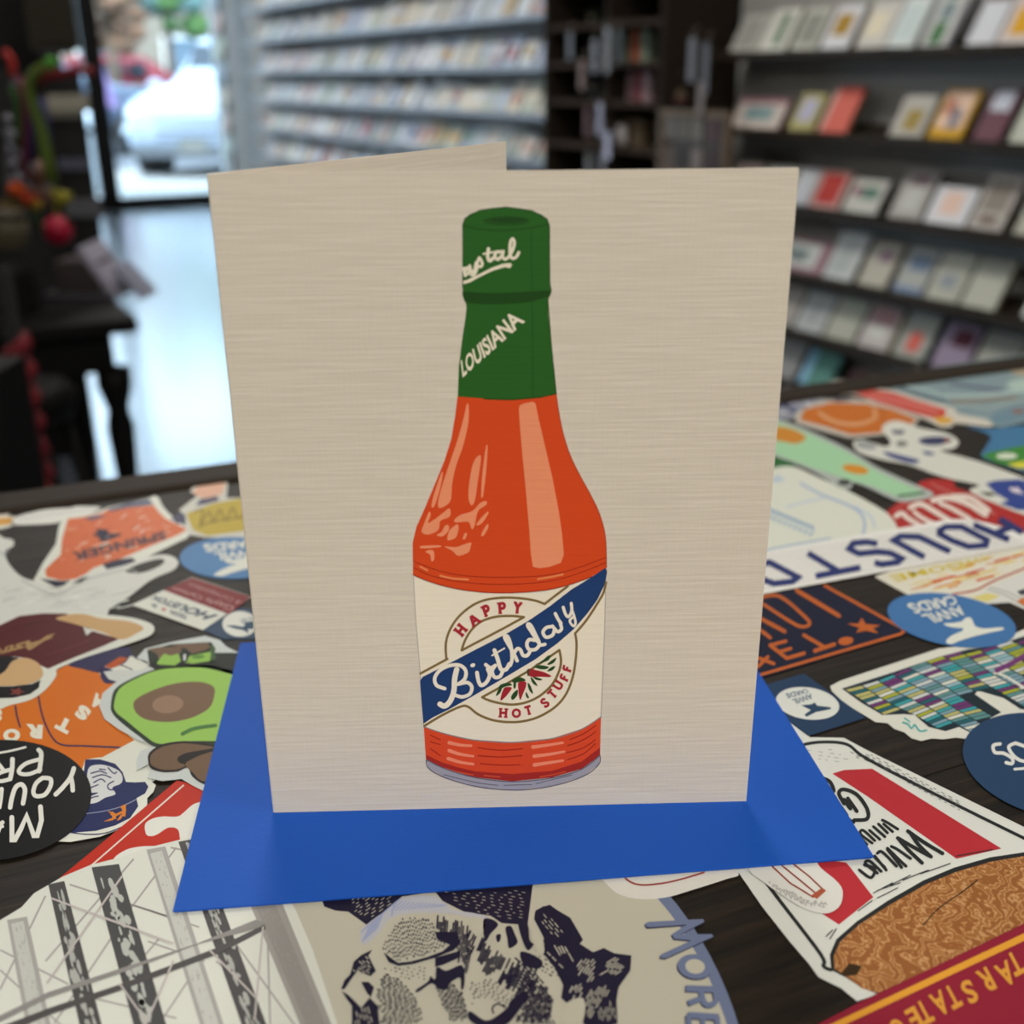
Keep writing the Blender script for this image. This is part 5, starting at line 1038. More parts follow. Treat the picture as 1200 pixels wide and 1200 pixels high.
s.poly([(130, 180), (200, 160), (240, 200), (150, 215)], '#b3c1cf', 1); s.line([(100, 690), (300, 650), (560, 605)], 10, '#8ea7c6', 1, True); s.done()
# red QUE
s = Sticker('sticker', 'red sticker with fat white lettering half under the mosaic tile sticker', 2, [(230, 600), (320, 525), (480, 380), (560, 365), (700, 372), (720, 430), (860, 470), (1200, 620), (1300, 660), (1300, 760), (300, 760)], '#a8302e', False, F6b)
s.line([(290, 590), (380, 530)], 5, '#cf8f86', 1); s.line([(540, 400), (700, 470), (1000, 620)], 6, '#cf8f86', 1)
WW = '#dccfc4'
s.line([(300, 630), (340, 610), (390, 650), (460, 690)], 34, WW, 2, True); s.line([(400, 570), (470, 545), (560, 590), (720, 690)], 36, WW, 2, True); s.line([(430, 600), (480, 640), (580, 690)], 30, WW, 2, True); s.line([(560, 520), (660, 500), (800, 540), (930, 620)], 40, WW, 2, True); s.line([(610, 540), (700, 580), (820, 650)], 30, WW, 2, True); s.line([(700, 490), (820, 500), (950, 590)], 34, WW, 2, True); s.done()
# green bottle
s = Sticker('sticker', 'pale green sheath-shaped sticker with orange spots and grey outline', 4, [(-60, 250), (0, 240), (130, 270), (240, 310), (430, 400), (560, 480), (760, 570), (800, 590), (790, 610), (720, 625), (640, 625), (520, 570), (450, 545), (440, 570), (390, 570), (360, 550), (260, 490), (100, 430), (-60, 400)], '#a9b0ab', True, F7)
s.poly([(-60, 262), (0, 258), (110, 280), (230, 322), (420, 412), (560, 500), (740, 580), (765, 595), (660, 612), (540, 565), (420, 530), (240, 470), (90, 415), (-60, 380)], '#9fcba2', 1, True); s.poly([(-60, 300), (100, 300), (180, 310), (240, 345), (200, 375), (100, 360), (-60, 350)], '#c58433', 2, True); s.poly(ell(460, 488, 58, 20, 20, 10), '#cf8b2c', 2)
s.line([(650, 605), (760, 590)], 12, '#4e6e58', 2); s.poly(ell(410, 545, 30, 13, 14), '#3a3a38', 2); s.done()
s = Sticker('sticker', 'dark green sticker corner behind the card beside the pale green sheath sticker', 0, [(-60, 420), (95, 425), (200, 470), (180, 490), (100, 490), (-60, 500)], '#2f6a38', False, F7)
s.line([(-40, 440), (80, 450)], 5, '#5f8f5f', 1); s.done()
# orange octagon
s = Sticker('sticker', 'orange jersey-shaped sticker with a white wavy ring near the far edge of the table', 2, [(190, 245), (290, 190), (400, 170), (520, 185), (640, 215), (745, 265), (700, 310), (600, 335), (430, 350), (300, 315), (200, 285)], '#b9b3a8', False, F7)
s.poly([(235, 225), (350, 195), (500, 200), (620, 225), (725, 268), (690, 300), (580, 325), (440, 335), (330, 300), (215, 270)], '#c06a26', 1); s.line([(300, 240), (370, 280), (470, 290), (545, 262), (540, 225)], 16, '#cf9a6e', 2, True); s.line([(580, 215), (585, 330)], 3, '#8d4a18', 2); s.poly([(330, 175), (410, 170), (450, 185), (380, 192)], '#55525a', 2); s.done()
s = Sticker('sticker', 'grey and navy patterned sticker behind the orange jersey-shaped one, by the card', 1, [(-20, 160), (120, 130), (230, 125), (330, 170), (240, 220), (180, 265), (100, 260), (-20, 220)], '#8d8f9b', True, F7)
for k in range(40):
    x, y = rk.uniform(10, 290), rk.uniform(140, 245)
    if inside([(-10, 165), (120, 140), (230, 135), (310, 172), (180, 250), (100, 250)], x, y): s.poly(ell(x, y, 14, 6, 7), rk.choice(['#3c4266', '#c0c0c4', '#5b6080']), 1+(k % 3))
s.done()
# red strip + white ellipse
s = Sticker('sticker', 'long red sticker with a white oval end and gold tip near the far table edge', 4, [(328, 125), (345, 100), (410, 92), (490, 105), (520, 130), (620, 140), (760, 180), (880, 215), (920, 245), (1040, 270), (1050, 300), (900, 285), (880, 300), (830, 300), (780, 275), (700, 240), (560, 200), (460, 160), (380, 160), (335, 145)], '#c9c4b8', True, F7)
s.poly([(450, 150), (500, 135), (620, 150), (760, 195), (860, 225), (850, 255), (800, 262), (700, 235), (560, 195)], '#c24a40', 1); s.line([(520, 165), (700, 200), (820, 235)], 8, '#d58a80', 2); s.poly([(800, 262), (850, 255), (890, 265), (880, 285), (830, 290)], '#cfa040', 2); s.poly([(340, 125), (360, 105), (420, 100), (480, 115), (470, 140), (400, 145)], '#d6cfc0', 1, True); s.done()
# big blue-grey sticker at the far right
FG = (1040, 420, 7.5)
s = Sticker('sticker', 'broad pale blue-grey scenic sticker with patterned top edge along the far table rim', 2, [(-160, 235), (100, 150), (220, 110), (500, 60), (900, 0), (1400, -60), (1400, 560), (1200, 560), (1000, 605), (880, 590), (600, 470), (430, 410), (200, 330), (60, 280)], '#7f9499', False, FG)
for k in range(110):
    u = rk.random(); x = 200+u*1100; y = 130-u*110+rk.uniform(-30, 60); s.poly(ell(x, max(y, 75-u*110), 24, 8, 7), rk.choice(['#50536a', '#a2a2a4', '#8f9098', '#77777f']), 1+(k % 3))
s.line([(80, 240), (300, 330), (500, 370)], 34, '#5f737b', 2, True); s.line([(180, 250), (350, 280), (480, 330)], 26, '#9fb4b4', 3, True); s.line([(560, 220), (760, 250), (1000, 280)], 26, '#565d74', 2, True); s.line([(500, 330), (800, 330), (1080, 300), (1290, 290)], 30, '#a6bab8', 3, True); s.poly([(1080, 200), (1390, 170), (1390, 300), (1100, 280)], '#a9bfb6', 2, True); s.poly([(1100, 110), (1390, 70), (1390, 150), (1150, 150)], '#a89a82', 3, True)
s.line([(560, 380), (850, 370), (1130, 345)], 24, '#8a7d68', 4, True); s.line([(560, 430), (700, 410), (880, 440), (1100, 380), (1300, 350)], 8, '#b9c2bc', 4, True); s.poly([(900, 560), (930, 480), (1100, 430), (1390, 400), (1390, 520), (1200, 530), (1000, 585)], '#6c8896', 3); s.poly(ell(1150, 468, 60, 18, 12), '#8a5a44', 4); s.done()
# white figure sticker
s = Sticker('sticker', 'white and grey figure sticker with a navy capped head, right of the green sheath', 3, [(0, 110), (60, 90), (130, 110), (230, 140), (260, 100), (200, 20), (240, -30), (330, -40), (480, 10), (640, 40), (720, 80), (740, 120), (700, 155), (620, 170), (900, 250), (1200, 360), (1300, 400), (1300, 620), (1150, 600), (1000, 540), (860, 480), (820, 440), (880, 410), (700, 370), (560, 330), (400, 270), (200, 230), (40, 180)], '#cfd0c6', True, F6b)
s.poly([(220, 175), (330, 200), (460, 235), (430, 260), (330, 240), (230, 200)], '#36437c', 1, True); s.poly([(480, 170), (560, 180), (570, 200), (510, 200)], '#36437c', 1); s.poly([(460, 90), (560, 70), (660, 75), (690, 100), (600, 130), (500, 125)], '#3a3f60', 1, True); s.poly([(640, 80), (680, 85), (675, 110), (640, 115)], '#8a4f44', 2)
s.poly([(270, 25), (360, 25), (350, 55), (280, 50)], '#3a3f60', 1); s.poly(ell(340, 120, 40, 22, 14), '#7a7c74', 1); s.poly([(20, 110), (80, 100), (160, 130), (140, 160), (40, 150)], '#9a9d9c', 1, True)
s.poly([(930, 400), (1000, 380), (1160, 370), (1300, 400), (1300, 590), (1150, 585), (1030, 540), (1090, 520), (1000, 470)], '#35478c', 1); s.poly([(1090, 430), (1160, 430), (1200, 480), (1120, 460)], '#cfc6cc', 2); s.poly([(880, 460), (960, 460), (1010, 480), (950, 490)], '#4a4a38', 1); s.done()
s = Sticker('sticker', 'bright blue, green and yellow striped sticker at the right edge near the far rim', 1, [(800, -5), (950, 15), (1300, 10), (1300, 310), (1150, 300), (1030, 260), (900, 210), (940, 130), (960, 60)], '#41749a', True, F6b)
s.poly([(960, 180), (900, 205), (1000, 250), (1100, 280), (1300, 300), (1300, 120), (1150, 140)], '#3f8438', 1); s.poly([(1080, 265), (1150, 250), (1300, 230), (1300, 300), (1160, 295)], '#cfc93c', 2); s.poly(ell(1080, 208, 75, 22, 18), '#cfd6c4', 2); s.done()
# ================================================================ ENVELOPE
ENVM = mat('#1452b4', .62, bump=(.25, .0003, 900), name='blue_envelope_paper')
envq = [(197, 1068), (1020, 1004), (851.2, 721.4), (285, 753)]
V = [on_z(x, y, 0) for x, y in envq]; c = sum(V, Vector())/4
env = empty('envelope', c, math.atan2((V[1]-V[0]).y, (V[1]-V[0]).x), 'bright blue paper envelope lying flat under the standing card', 'envelope')
ew = (V[1]-V[0]).length; eh = ((V[3]-V[0]).length+(V[2]-V[1]).length)/2
s = MB(); s.box((0, 0, -.00018), (ew, eh, .00028), ENVM); s.build('front_sheet', env, bevel=.0001)
s = MB(); s.box((0, 0, -.00055), (ew-.0006, eh-.0006, .0003), ENVM); s.build('back_sheet', env)
s = MB(); s.add([(-ew/2+.001, eh/2-.001, -.00072), (ew/2-.001, eh/2-.001, -.00072), (ew*.1, -eh*.1, -.00072), (-ew*.1, -eh*.1, -.00072)], [(3, 2, 1, 0)], ENVM); s.build('flap', env)
# ================================================================ GREETING CARD
YAW = 0.026263; LEANC = -0.0062348; CW, CH_ = .108, .1397
ax = Vector((math.cos(YAW), math.sin(YAW), 0)); nb_ = Vector((-math.sin(YAW), math.cos(YAW), 0))
up_ = (UP*math.cos(LEANC)+nb_*math.sin(LEANC)).normalized(); nf = ax.cross(up_).normalized()   # nf points at the camera
O = Vector((-.05466341, .21303618, 0.0))
def on_card(x, y):
    d = ray(x, y); t = (O-CAM).dot(nf)/d.dot(nf); return CAM+d*t
PAPER = bpy.data.materials.new('linen_paper'); PAPER.use_nodes = True; nt = PAPER.node_tree; p = nt.nodes['Principled BSDF']; p.inputs['Roughness'].default_value = .5; p.inputs['Specular IOR Level'].default_value = .4
tc = nt.nodes.new('ShaderNodeTexCoord'); hs = []
for sc_, wgt in (((55, 55, 1400), 1), ((1800, 1800, 120), .12)):
    mp = nt.nodes.new('ShaderNodeMapping'); mp.inputs['Scale'].default_value = sc_; nt.links.new(tc.outputs['Object'], mp.inputs[0])
    n = nt.nodes.new('ShaderNodeTexNoise'); n.inputs['Scale'].default_value = 1; n.inputs['Detail'].default_value = 2; nt.links.new(mp.outputs[0], n.inputs[0])
    mm = nt.nodes.new('ShaderNodeMath'); mm.operation = 'MULTIPLY'; mm.inputs[1].default_value = wgt; nt.links.new(n.outputs[0], mm.inputs[0]); hs.append(mm)
ad = nt.nodes.new('ShaderNodeMath'); nt.links.new(hs[0].outputs[0], ad.inputs[0]); nt.links.new(hs[1].outputs[0], ad.inputs[1])
bb = nt.nodes.new('ShaderNodeBump'); bb.inputs['Strength'].default_value = .8; bb.inputs['Distance'].default_value = .0001; nt.links.new(ad.outputs[0], bb.inputs['Height']); nt.links.new(bb.outputs[0], p.inputs['Normal'])
rp = nt.nodes.new('ShaderNodeValToRGB'); rp.color_ramp.elements[0].position = .45; rp.color_ramp.elements[1].position = .9; rp.color_ramp.elements[0].color = (.70, .625, .515, 1); rp.color_ramp.elements[1].color = (.775, .70, .585, 1)
nt.links.new(ad.outputs[0], rp.inputs[0]); nt.links.new(rp.outputs[0], p.inputs['Base Color'])
card = empty('greeting_card', O, 0, 'standing cream linen greeting card printed with a hot sauce bottle reading Happy Birthday', 'greeting card')
def panel(name, dirv, nrm, th=.00032):
    s = MB(); n_ = dirv.cross(up_).normalized(); Q = []
    for off in (0, -th): Q += [n_*off, dirv*CW+n_*off, dirv*CW+up_*CH_+n_*off, up_*CH_+n_*off]
    s.add(Q, [(0, 1, 2, 3), (7, 6, 5, 4), (0, 4, 5, 1), (1, 5, 6, 2), (2, 6, 7, 3), (3, 7, 4, 0)], PAPER); return s.build(name, card)
front = panel('front_panel', ax, nf)
ba = YAW+1.0215317; panel('back_panel', Vector((math.cos(ba), math.sin(ba), 0)), nf)
KC = (1.38, 1.42, 1.45)
class CardPrint(Print):
    def __init__(s): super().__init__(on_card, nf, KC, .5); s.base = .00001
    def P(s, p, L): q = s.px(p); return s.p3(*q)+s.n*(.00002+L*.00002)-O
    def out(s, nm, label=None):
        if s.art.v: o = s.art.build(nm, front if nm != 'bottle_print' else front); tag(o, label); s.art = MB()
        if s.let.v: o = s.let.build(nm+'_lettering', front); s.let = MB()
FA = (460, 220, 4.2857); FB = (460, 440, 4.2857); FC = (460, 660, 4.2857)
def linen(hexc):
    """ink on the same linen relief"""
    M = mat(hexc, .5, KC); 
    if 'linen' not in M:
        M['linen'] = 1; nt = M.node_tree; p = nt.nodes['Principled BSDF']; tc = nt.nodes.new('ShaderNodeTexCoord'); mp = nt.nodes.new('ShaderNodeMapping'); mp.inputs['Scale'].default_value = (60, 60, 1500)
        n = nt.nodes.new('ShaderNodeTexNoise'); n.inputs['Scale'].default_value = 1; b = nt.nodes.new('ShaderNodeBump'); b.inputs['Strength'].default_value = .6; b.inputs['Distance'].default_value = .0001
        nt.links.new(tc.outputs['Object'], mp.inputs[0]); nt.links.new(mp.outputs[0], n.inputs[0]); nt.links.new(n.outputs[0], b.inputs['Height']); nt.links.new(b.outputs[0], p.inputs['Normal'])
    return M
CardPrint.M = lambda s, c: linen(c) if isinstance(c, str) else c
s = CardPrint(); s.frame(*FA)
GR, GD, GL_ = '#23521c', '#1a3c13', '#2a5a22'
cap = [(350, 185), (362, 155), (390, 132), (440, 112), (500, 101), (570, 98), (640, 103), (700, 116), (745, 133), (772, 152), (786, 180), (788, 300), (790, 480), (797, 515), (793, 540), (780, 562), (782, 640), (795, 760), (806, 860), (815, 950), (822, 1032), (740, 1050), (600, 1061), (460, 1058), (328, 1048), (333, 900), (350, 760), (365, 660), (372, 600), (366, 570), (352, 545), (352, 500), (353, 300)]
s.poly(cap, GR, 1.7); s.line([(353, 185), (365, 152), (440, 112), (570, 97), (700, 115), (775, 155), (788, 190), (790, 480), (797, 515), (780, 562), (795, 760), (822, 1032)], 5, GD, 2, cap=False); s.line([(352, 190), (353, 300), (352, 500)], 4, GD, 2)
s.line([(355, 190), (440, 208), (570, 215), (700, 200), (780, 185)], 5, GD, 2, True); s.poly(ell(572, 166, 118, 24, 28), '#1e4517', 2); s.poly(ell(580, 160, 90, 14, 24), GD, 3)
s.poly([(356, 522), (450, 528), (560, 528), (700, 520), (792, 518), (780, 545), (700, 570), (600, 582), (480, 585), (372, 575), (358, 548)], GD, 2, True)
s.line([(697, 200), (700, 500), (703, 700), (705, 1050)], 3, GD, 3, cap=False); s.line([(460, 1060), (600, 1064), (740, 1052), (822, 1034)], 6, GD, 2)
s.out('bottle_cap_print', 'dark green printed bottle cap and neck wrap')
WT = '#cfc4ae'
def ws(q, wd=15, sm=True): s.line(q, wd*1.2, WT, 4, sm)
ws([(358, 405), (366, 440)]); ws([(362, 425), (374, 402), (384, 420), (380, 432)], 13)
ws([(388, 392), (396, 422), (412, 412), (418, 385)], 13); ws([(420, 375), (424, 405), (410, 436), (396, 437)], 12)
ws([(424, 385), (436, 352), (450, 378), (444, 396), (428, 392)], 12); ws([(482, 306), (478, 345), (488, 366), (506, 352)], 15); ws([(456, 332), (522, 320)], 8)
ws([(548, 322), (520, 324), (514, 348), (530, 358), (550, 340)], 14); ws([(556, 318), (552, 345), (566, 358), (582, 348)], 13); ws([(582, 348), (600, 320), (612, 280), (604, 256), (592, 275), (590, 330), (602, 354), (622, 346), (634, 324)], 13)
s.poly([(355, 466), (372, 463), (430, 436), (500, 400), (550, 382), (590, 377), (601, 386), (590, 404), (565, 398), (500, 418), (430, 452), (390, 474), (356, 484)], WT, 4)
s.text('LOUISIANA', [(352, 955), (668, 672), (604, 612), (342, 868)], WT, 4, .03)
s.out('cap_script', 'cream lettering wrapped on the green cap')
s.frame(*FB); ORG, OD, OH = '#bf3f18', '#8f2612', '#d3805c'
s.poly([(327, 101), (400, 106), (470, 110), (600, 112), (730, 104), (821, 86), (835, 180), (855, 280), (885, 380), (925, 470), (985, 580), (1030, 670), (1060, 760), (1072, 840), (1075, 965), (1000, 1010), (880, 1052), (760, 1078), (600, 1090), (450, 1087), (300, 1066), (180, 1032), (103, 1000), (101, 840), (120, 760), (165, 660), (215, 540), (260, 430), (295, 320), (315, 200)], ORG, 1)
s.line([(822, 90), (835, 180), (855, 280), (885, 380), (925, 470), (985, 580), (1030, 670), (1060, 760), (1072, 840), (1075, 965)], 3, OD, 2, True, cap=False); s.line([(103, 1000), (180, 1032), (300, 1066), (450, 1087), (600, 1090), (760, 1078), (880, 1052), (1000, 1010)], 5, OD, 2, True)
s.line([(105, 932), (250, 985), (400, 1008), (560, 1013), (750, 1005), (900, 975), (1074, 912)], 4, OD, 2, True); s.line([(105, 962), (180, 1000), (300, 1030), (450, 1046), (600, 1048), (760, 1036), (900, 1005), (1074, 938)], 4, OD, 2, True)
s.poly([(634, 165), (640, 148), (665, 138), (705, 131), (718, 140), (730, 200), (760, 330), (800, 500), (835, 680), (852, 800), (860, 900), (845, 940), (790, 960), (740, 968), (705, 960), (695, 900), (685, 760), (668, 560), (652, 400), (640, 260)], OH, 3)
for q in ([(372, 145), (382, 150), (380, 240), (355, 350), (320, 450), (300, 540), (290, 630), (240, 665), (228, 640), (250, 550), (290, 430), (330, 310), (360, 200)], [(435, 400), (444, 420), (430, 520), (415, 620), (398, 652), (382, 620), (385, 540), (405, 440)], [(470, 355), (477, 365), (470, 480), (455, 600), (445, 600), (452, 480)], [(245, 490), (252, 500), (235, 580), (210, 655), (195, 655), (210, 590)], [(183, 685), (192, 700), (180, 740), (240, 700), (280, 668), (292, 680), (285, 710), (240, 730), (230, 775), (180, 798), (146, 785), (160, 740)], [(310, 725), (340, 700), (400, 680), (440, 640), (470, 630), (470, 650), (430, 680), (410, 760), (395, 768), (380, 735), (320, 738)], [(222, 800), (245, 785), (265, 752), (283, 755), (280, 780), (250, 808)], [(275, 822), (285, 780), (320, 748), (332, 760), (320, 810), (290, 826)], [(420, 752), (440, 720), (475, 685), (480, 695), (450, 740)], [(445, 805), (455, 775), (478, 745), (480, 765), (460, 800)], [(352, 820), (362, 792), (374, 795), (365, 820)], [(138, 862), (150, 855), (235, 852), (235, 862), (150, 868)], [(262, 858), (320, 860), (390, 838), (392, 860), (380, 888), (330, 905), (300, 880)], [(165, 885), (190, 875), (208, 885), (208, 925), (195, 932), (188, 900)]):
    s.poly(q, OH, 3, True)
for q in ([(140, 960), (175, 978)], [(240, 1005), (300, 1018), (380, 1024)], [(730, 1022), (790, 1012), (855, 998)]): s.line(q, 10, '#cf7648', 3, True)
s.out('sauce_print', 'orange-red printed sauce with pale highlights')
s.frame(*FC)
LB = '#d2c6b2'
s.poly([(105, 65), (180, 98), (300, 132), (450, 152), (600, 156), (760, 144), (880, 118), (1000, 76), (1074, 30), (1066, 300), (1056, 560), (1047, 775), (950, 830), (800, 878), (600, 897), (400, 884), (250, 850), (157, 820), (140, 560), (118, 300)], LB, 1)
s.line([(105, 65), (118, 300), (140, 560), (157, 820)], 3, '#8f8b88', 2, cap=False); s.line([(1070, 140), (1066, 300), (1056, 560), (1047, 775)], 4, '#8f8b88', 2, cap=False)
s.out('label_print', 'cream bottle label')
GO = '#705a34'
def gl_(q, sm=True, cl=False): s.line(q, 12, GO, 3, sm, cl)
gl_([(140, 553), (276, 480)], False); gl_([(270, 480), (268, 400), (290, 330), (335, 265), (400, 212), (470, 183), (560, 172), (650, 176), (720, 188), (764, 204)]); gl_([(764, 204), (820, 160), (880, 115)], False)
gl_([(160, 816), (250, 762), (340, 720), (380, 720), (430, 758), (500, 786), (580, 797), (660, 792), (740, 768), (820, 718), (872, 655), (905, 570), (920, 480), (924, 400), (917, 352)]); gl_([(917, 352), (970, 290), (1020, 215), (1058, 150), (1072, 95)])
gl_([(347, 437), (365, 385), (400, 330), (450, 290), (520, 268), (600, 264), (660, 270)]); gl_([(660, 270), (560, 325), (347, 437)], False); gl_([(450, 672), (560, 612), (700, 530), (838, 435)], False); gl_([(838, 435), (846, 490), (835, 545), (800, 610), (740, 665), (670, 698), (600, 709), (530, 700), (480, 686), (450, 672)])
s.out('gold_rule_print', 'thin dull gold outline rules')
BLU_ = '#1c355f'
s.poly([(138, 590), (152, 570), (270, 510), (400, 442), (560, 360), (680, 290), (790, 215), (900, 130), (990, 75), (1070, 22), (1078, 40), (1068, 100), (1030, 180), (980, 250), (910, 330), (830, 400), (720, 480), (600, 552), (480, 622), (380, 680), (280, 735), (200, 775), (155, 806), (146, 700)], BLU_, 3); s.out('band_print', 'navy diagonal band')
WT = '#d3c8b6'
def bs(q, wd=19, sm=True): s.line(q, wd*1.22, WT, 5, sm)
bs([(262, 628), (222, 612), (212, 575), (240, 535), (290, 512), (340, 512), (368, 540), (362, 580), (330, 606)], 15); bs([(330, 606), (375, 598), (398, 620), (388, 655), (350, 670), (318, 662)], 15)
bs([(322, 532), (312, 580), (308, 640), (290, 690), (262, 716), (238, 706)], 22)
s.poly(ell(403, 511, 13, 10, 14, -20), WT, 5); bs([(424, 548), (432, 590), (446, 612), (472, 596), (488, 560), (478, 530)], 16); bs([(468, 508), (492, 524), (516, 512)], 15); bs([(516, 512), (500, 540), (512, 570), (538, 568), (552, 545)], 15)
bs([(512, 436), (528, 480), (544, 530), (570, 532), (586, 505)], 17); bs([(500, 462), (562, 426)], 7)
s.frame(560, 680, 7.5)
bs([(345, 705), (320, 650), (285, 590), (250, 530), (235, 495), (255, 488), (275, 520), (295, 600), (300, 690), (285, 745)], 26); bs([(318, 640), (345, 600), (375, 610), (395, 655), (430, 660), (455, 630)], 26)
bs([(500, 525), (450, 520), (430, 560), (450, 605), (505, 605), (540, 570)], 26); bs([(590, 560), (550, 565), (515, 520), (470, 450), (438, 400), (445, 380), (470, 400), (505, 470), (540, 545)], 24)
bs([(645, 405), (600, 415), (572, 455), (600, 498), (655, 480), (672, 435)], 25); bs([(655, 400), (680, 430), (705, 450), (735, 425), (725, 380)], 24); bs([(680, 290), (705, 340), (730, 375)], 24)
bs([(750, 235), (768, 290), (790, 318), (815, 295), (825, 250), (820, 200)], 22); bs([(822, 250), (845, 310), (858, 370), (845, 400), (822, 385), (808, 350), (838, 320)], 18)
s.out('birthday_script', 'cream brush script on the navy band')
s.frame(*FC); RR = '#96222b'
SLAB = {'H': ([(-.3, -.5), (-.3, .5)], [(.3, -.5), (.3, .5)], [(-.3, 0), (.3, 0)]), 'A': ([(-.36, -.5), (-.02, .5)], [(.36, -.5), (.02, .5)], [(-.2, -.16), (.2, -.16)]),
        'P': ([(-.2, -.5), (-.2, .45)], [(-.2, .42), (.2, .42), (.34, .2), (.18, -.04), (-.2, -.04)]), 'Y': ([(-.34, .5), (0, .02), (0, -.5)], [(.34, .5), (0, .02)]), 'T': ([(0, -.5), (0, .44)], [(-.4, .44), (.4, .44)]),
        'F': ([(-.22, -.5), (-.22, .45)], [(-.22, .43), (.34, .43)], [(-.22, .0), (.22, .0)]), 'O': ([(.36*math.cos(t*.4488), .44*math.sin(t*.4488)) for t in range(15)],), 'U': ([(-.32, .5), (-.32, -.2), (-.18, -.42), (.18, -.42), (.32, -.2), (.32, .5)],),
        'S': ([(.3, .3), (.1, .46), (-.2, .42), (-.3, .22), (-.1, .04), (.16, -.06), (.3, -.26), (.14, -.46), (-.16, -.44), (-.32, -.26)],)}
SERIF = {'H': ((-.3, -.5), (-.3, .5), (.3, -.5), (.3, .5)), 'A': ((-.36, -.5), (.36, -.5)), 'P': ((-.2, -.5), (-.3, .46)), 'Y': ((-.34, .5), (.34, .5), (0, -.5)), 'T': ((0, -.5),), 'F': ((-.22, -.5),), 'U': ((-.32, .5), (.32, .5)), 'O': (), 'S': ()}
def slab(ch, cx, cy, w_, h_, an, c, wd):
    a = math.radians(an); f = lambda u, v: (cx+u*w_*math.cos(a)-v*h_*math.sin(a), cy-u*w_*math.sin(a)-v*h_*math.cos(a))
    lvl = 4
    for q in SLAB[ch]: s.line([f(*p) for p in q], wd, c, lvl, len(q) > 4, to=s.let, cap=False); lvl += .7
    for u, v in SERIF[ch]: s.line([f(u-.2, v), f(u+.2, v)], wd*.62, c, lvl, to=s.let, cap=False); lvl += .25
for ch, x, y, an, w_, h_ in (('H', 342, 334, 52, 62, 58), ('A', 408, 283, 36, 62, 58), ('P', 470, 237, 20, 52, 60), ('P', 548, 223, 4, 54, 60), ('Y', 628, 222, -6, 50, 58)): slab(ch, x, y, w_*.82, h_*.86, an, RR, 15)
for ch, x, y, an, w_, h_ in (('H', 556, 750, -4, 52, 46), ('O', 622, 752, 4, 54, 46), ('T', 682, 737, 16, 46, 46), ('S', 765, 700, 36, 44, 48), ('T', 802, 655, 48, 46, 48), ('U', 832, 612, 57, 46, 46), ('F', 862, 572, 66, 42, 46), ('F', 876, 527, 74, 42, 46)): slab(ch, x, y, w_*.9, h_*.88, an, RR, 12)
s.out('red_words')
s.frame(560, 680, 7.5)
GP = '#22401d'
for q in ([(500, 740), (560, 710), (610, 665), (640, 660), (620, 700), (560, 725)], [(495, 755), (540, 745), (590, 750), (625, 765), (590, 780), (530, 775)], [(610, 735), (650, 700), (690, 680), (670, 720), (630, 740)], [(610, 795), (640, 765), (680, 752), (660, 785), (625, 798)], [(180, 940), (210, 910), (270, 900), (300, 920), (250, 930), (200, 950)], [(160, 1010), (180, 960), (215, 935), (200, 980), (175, 1008)], [(300, 880), (350, 850), (400, 860), (420, 880), (370, 890), (320, 900)], [(292, 1030), (310, 990), (350, 960), (345, 1010), (310, 1048)], [(440, 900), (465, 930), (485, 995), (455, 970), (440, 930)], [(425, 980), (450, 1030), (430, 1030), (420, 1000)], [(465, 850), (490, 870), (525, 925), (490, 910), (470, 880)], [(485, 845), (560, 865), (555, 878), (510, 872)], [(315, 900), (335, 900), (330, 945), (315, 945)]): s.poly(q, GP, 4, True)
s.poly([(430, 785), (455, 772), (465, 840), (435, 838)], GP, 4); s.line([(350, 850), (430, 810)], 4, GP, 4)
PR = '#8f2128'
for q in ([(455, 778), (500, 785), (580, 805), (640, 835), (630, 848), (550, 845), (458, 842)], [(355, 900), (390, 885), (425, 895), (420, 940), (395, 1000), (375, 1048), (362, 1020), (355, 950)], [(230, 945), (265, 935), (298, 945), (270, 990), (235, 1030), (200, 1055), (205, 1010)]): s.poly(q, PR, 5, True)
s.out('pepper_print', 'three red peppers with green leaves')
s.frame(*FC)
s.poly([(157, 820), (250, 852), (400, 886), (600, 899), (800, 880), (950, 832), (1047, 770), (1042, 965), (950, 1032), (800, 1075), (600, 1095), (400, 1072), (250, 1025), (168, 985)], '#c23f1f', 2)
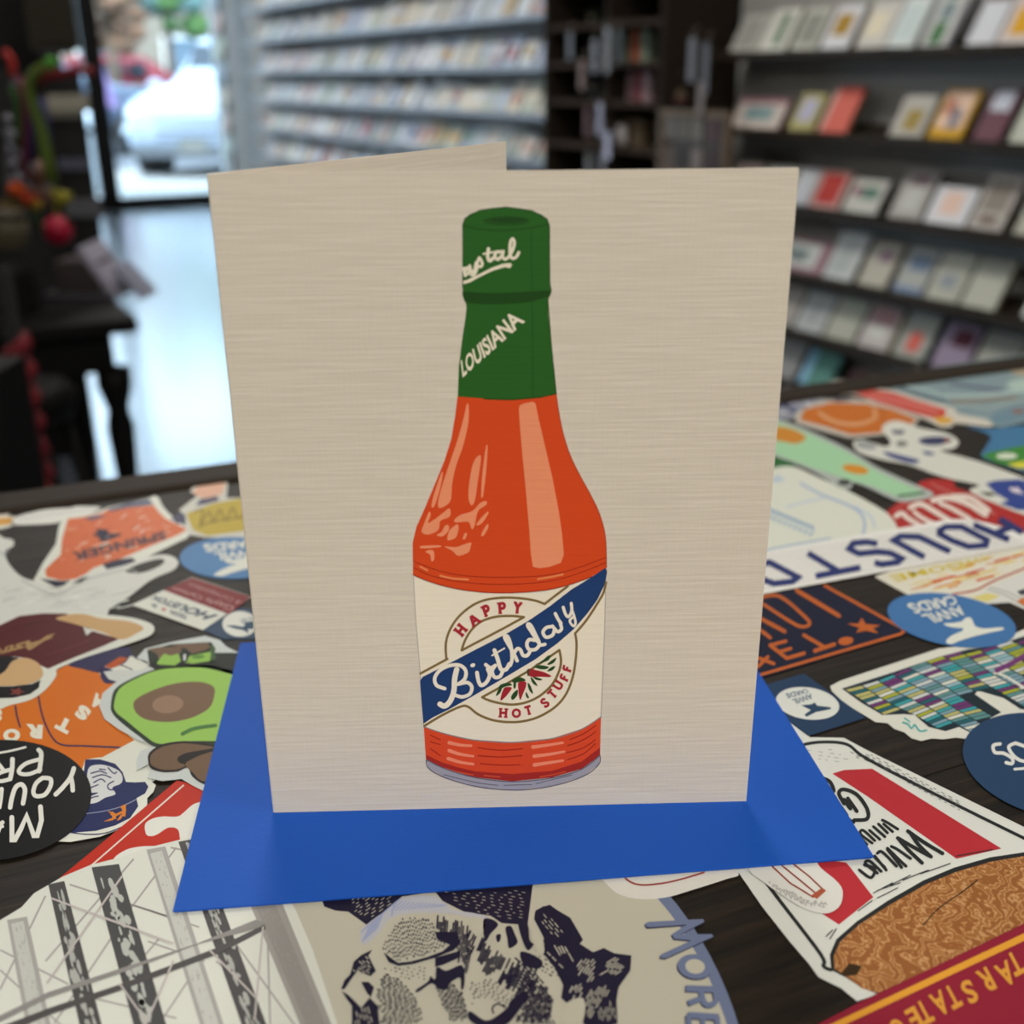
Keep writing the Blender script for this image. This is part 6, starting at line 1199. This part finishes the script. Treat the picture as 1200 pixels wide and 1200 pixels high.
s.poly([(168, 962), (250, 1000), (330, 1025), (420, 1045), (600, 1058), (800, 1042), (950, 995), (1042, 925), (1042, 965), (950, 1032), (800, 1075), (600, 1095), (400, 1072), (250, 1025), (170, 985)], '#93241c', 3)
s.poly([(170, 985), (250, 1025), (400, 1072), (600, 1096), (800, 1077), (950, 1033), (1042, 963), (1036, 1008), (960, 1068), (800, 1118), (620, 1138), (430, 1122), (270, 1078), (182, 1030)], '#8e8990', 3)
GY = '#55505a'
s.line([(157, 820), (250, 852), (400, 886), (600, 899), (800, 880), (950, 832), (1047, 770)], 5, '#77716f', 3, True); s.line([(170, 985), (250, 1025), (400, 1072), (600, 1096), (800, 1077), (950, 1033), (1042, 963)], 5, GY, 4, True); s.line([(170, 985), (182, 1030), (270, 1078), (430, 1122), (620, 1138), (800, 1118), (960, 1068), (1036, 1008), (1042, 963)], 5, GY, 4, True)
s.line([(260, 1062), (420, 1100), (530, 1114)], 4, GY, 4, True); s.line([(560, 1114), (700, 1110)], 4, GY, 4); s.line([(720, 1106), (900, 1062)], 4, GY, 4)
for q in ([(190, 862), (240, 885)], [(190, 895), (240, 910)], [(190, 930), (240, 965)], [(430, 925), (540, 938), (655, 930)], [(430, 965), (540, 972), (650, 965)], [(440, 1005), (540, 1012), (640, 1010)], [(890, 885), (960, 855), (1020, 815)], [(880, 915), (960, 885), (1020, 845)], [(875, 950), (960, 925), (1018, 885)], [(880, 985), (960, 955), (1018, 905)]): s.line(q, 5, '#8f2212', 4, True)
for q in ([(285, 900), (340, 912), (395, 915)], [(285, 940), (340, 958), (405, 968)], [(280, 980), (340, 998), (405, 1008)], [(705, 922), (780, 912), (855, 900)], [(712, 968), (790, 958), (862, 945)], [(712, 1012), (790, 1000), (855, 990)]): s.line(q, 19, '#d9795c', 4, True, w2=12)
for q in ([(265, 1028), (330, 1048), (405, 1062)], [(740, 1072), (810, 1060), (870, 1045)], [(460, 1065), (540, 1072)]): s.line(q, 5, '#bf4a2c', 4, True)
s.out('base_print', 'printed bottle base with grey glass foot')
s.poly(ell(-590, -1450, 3, 3, 8), '#3a3430', 1)
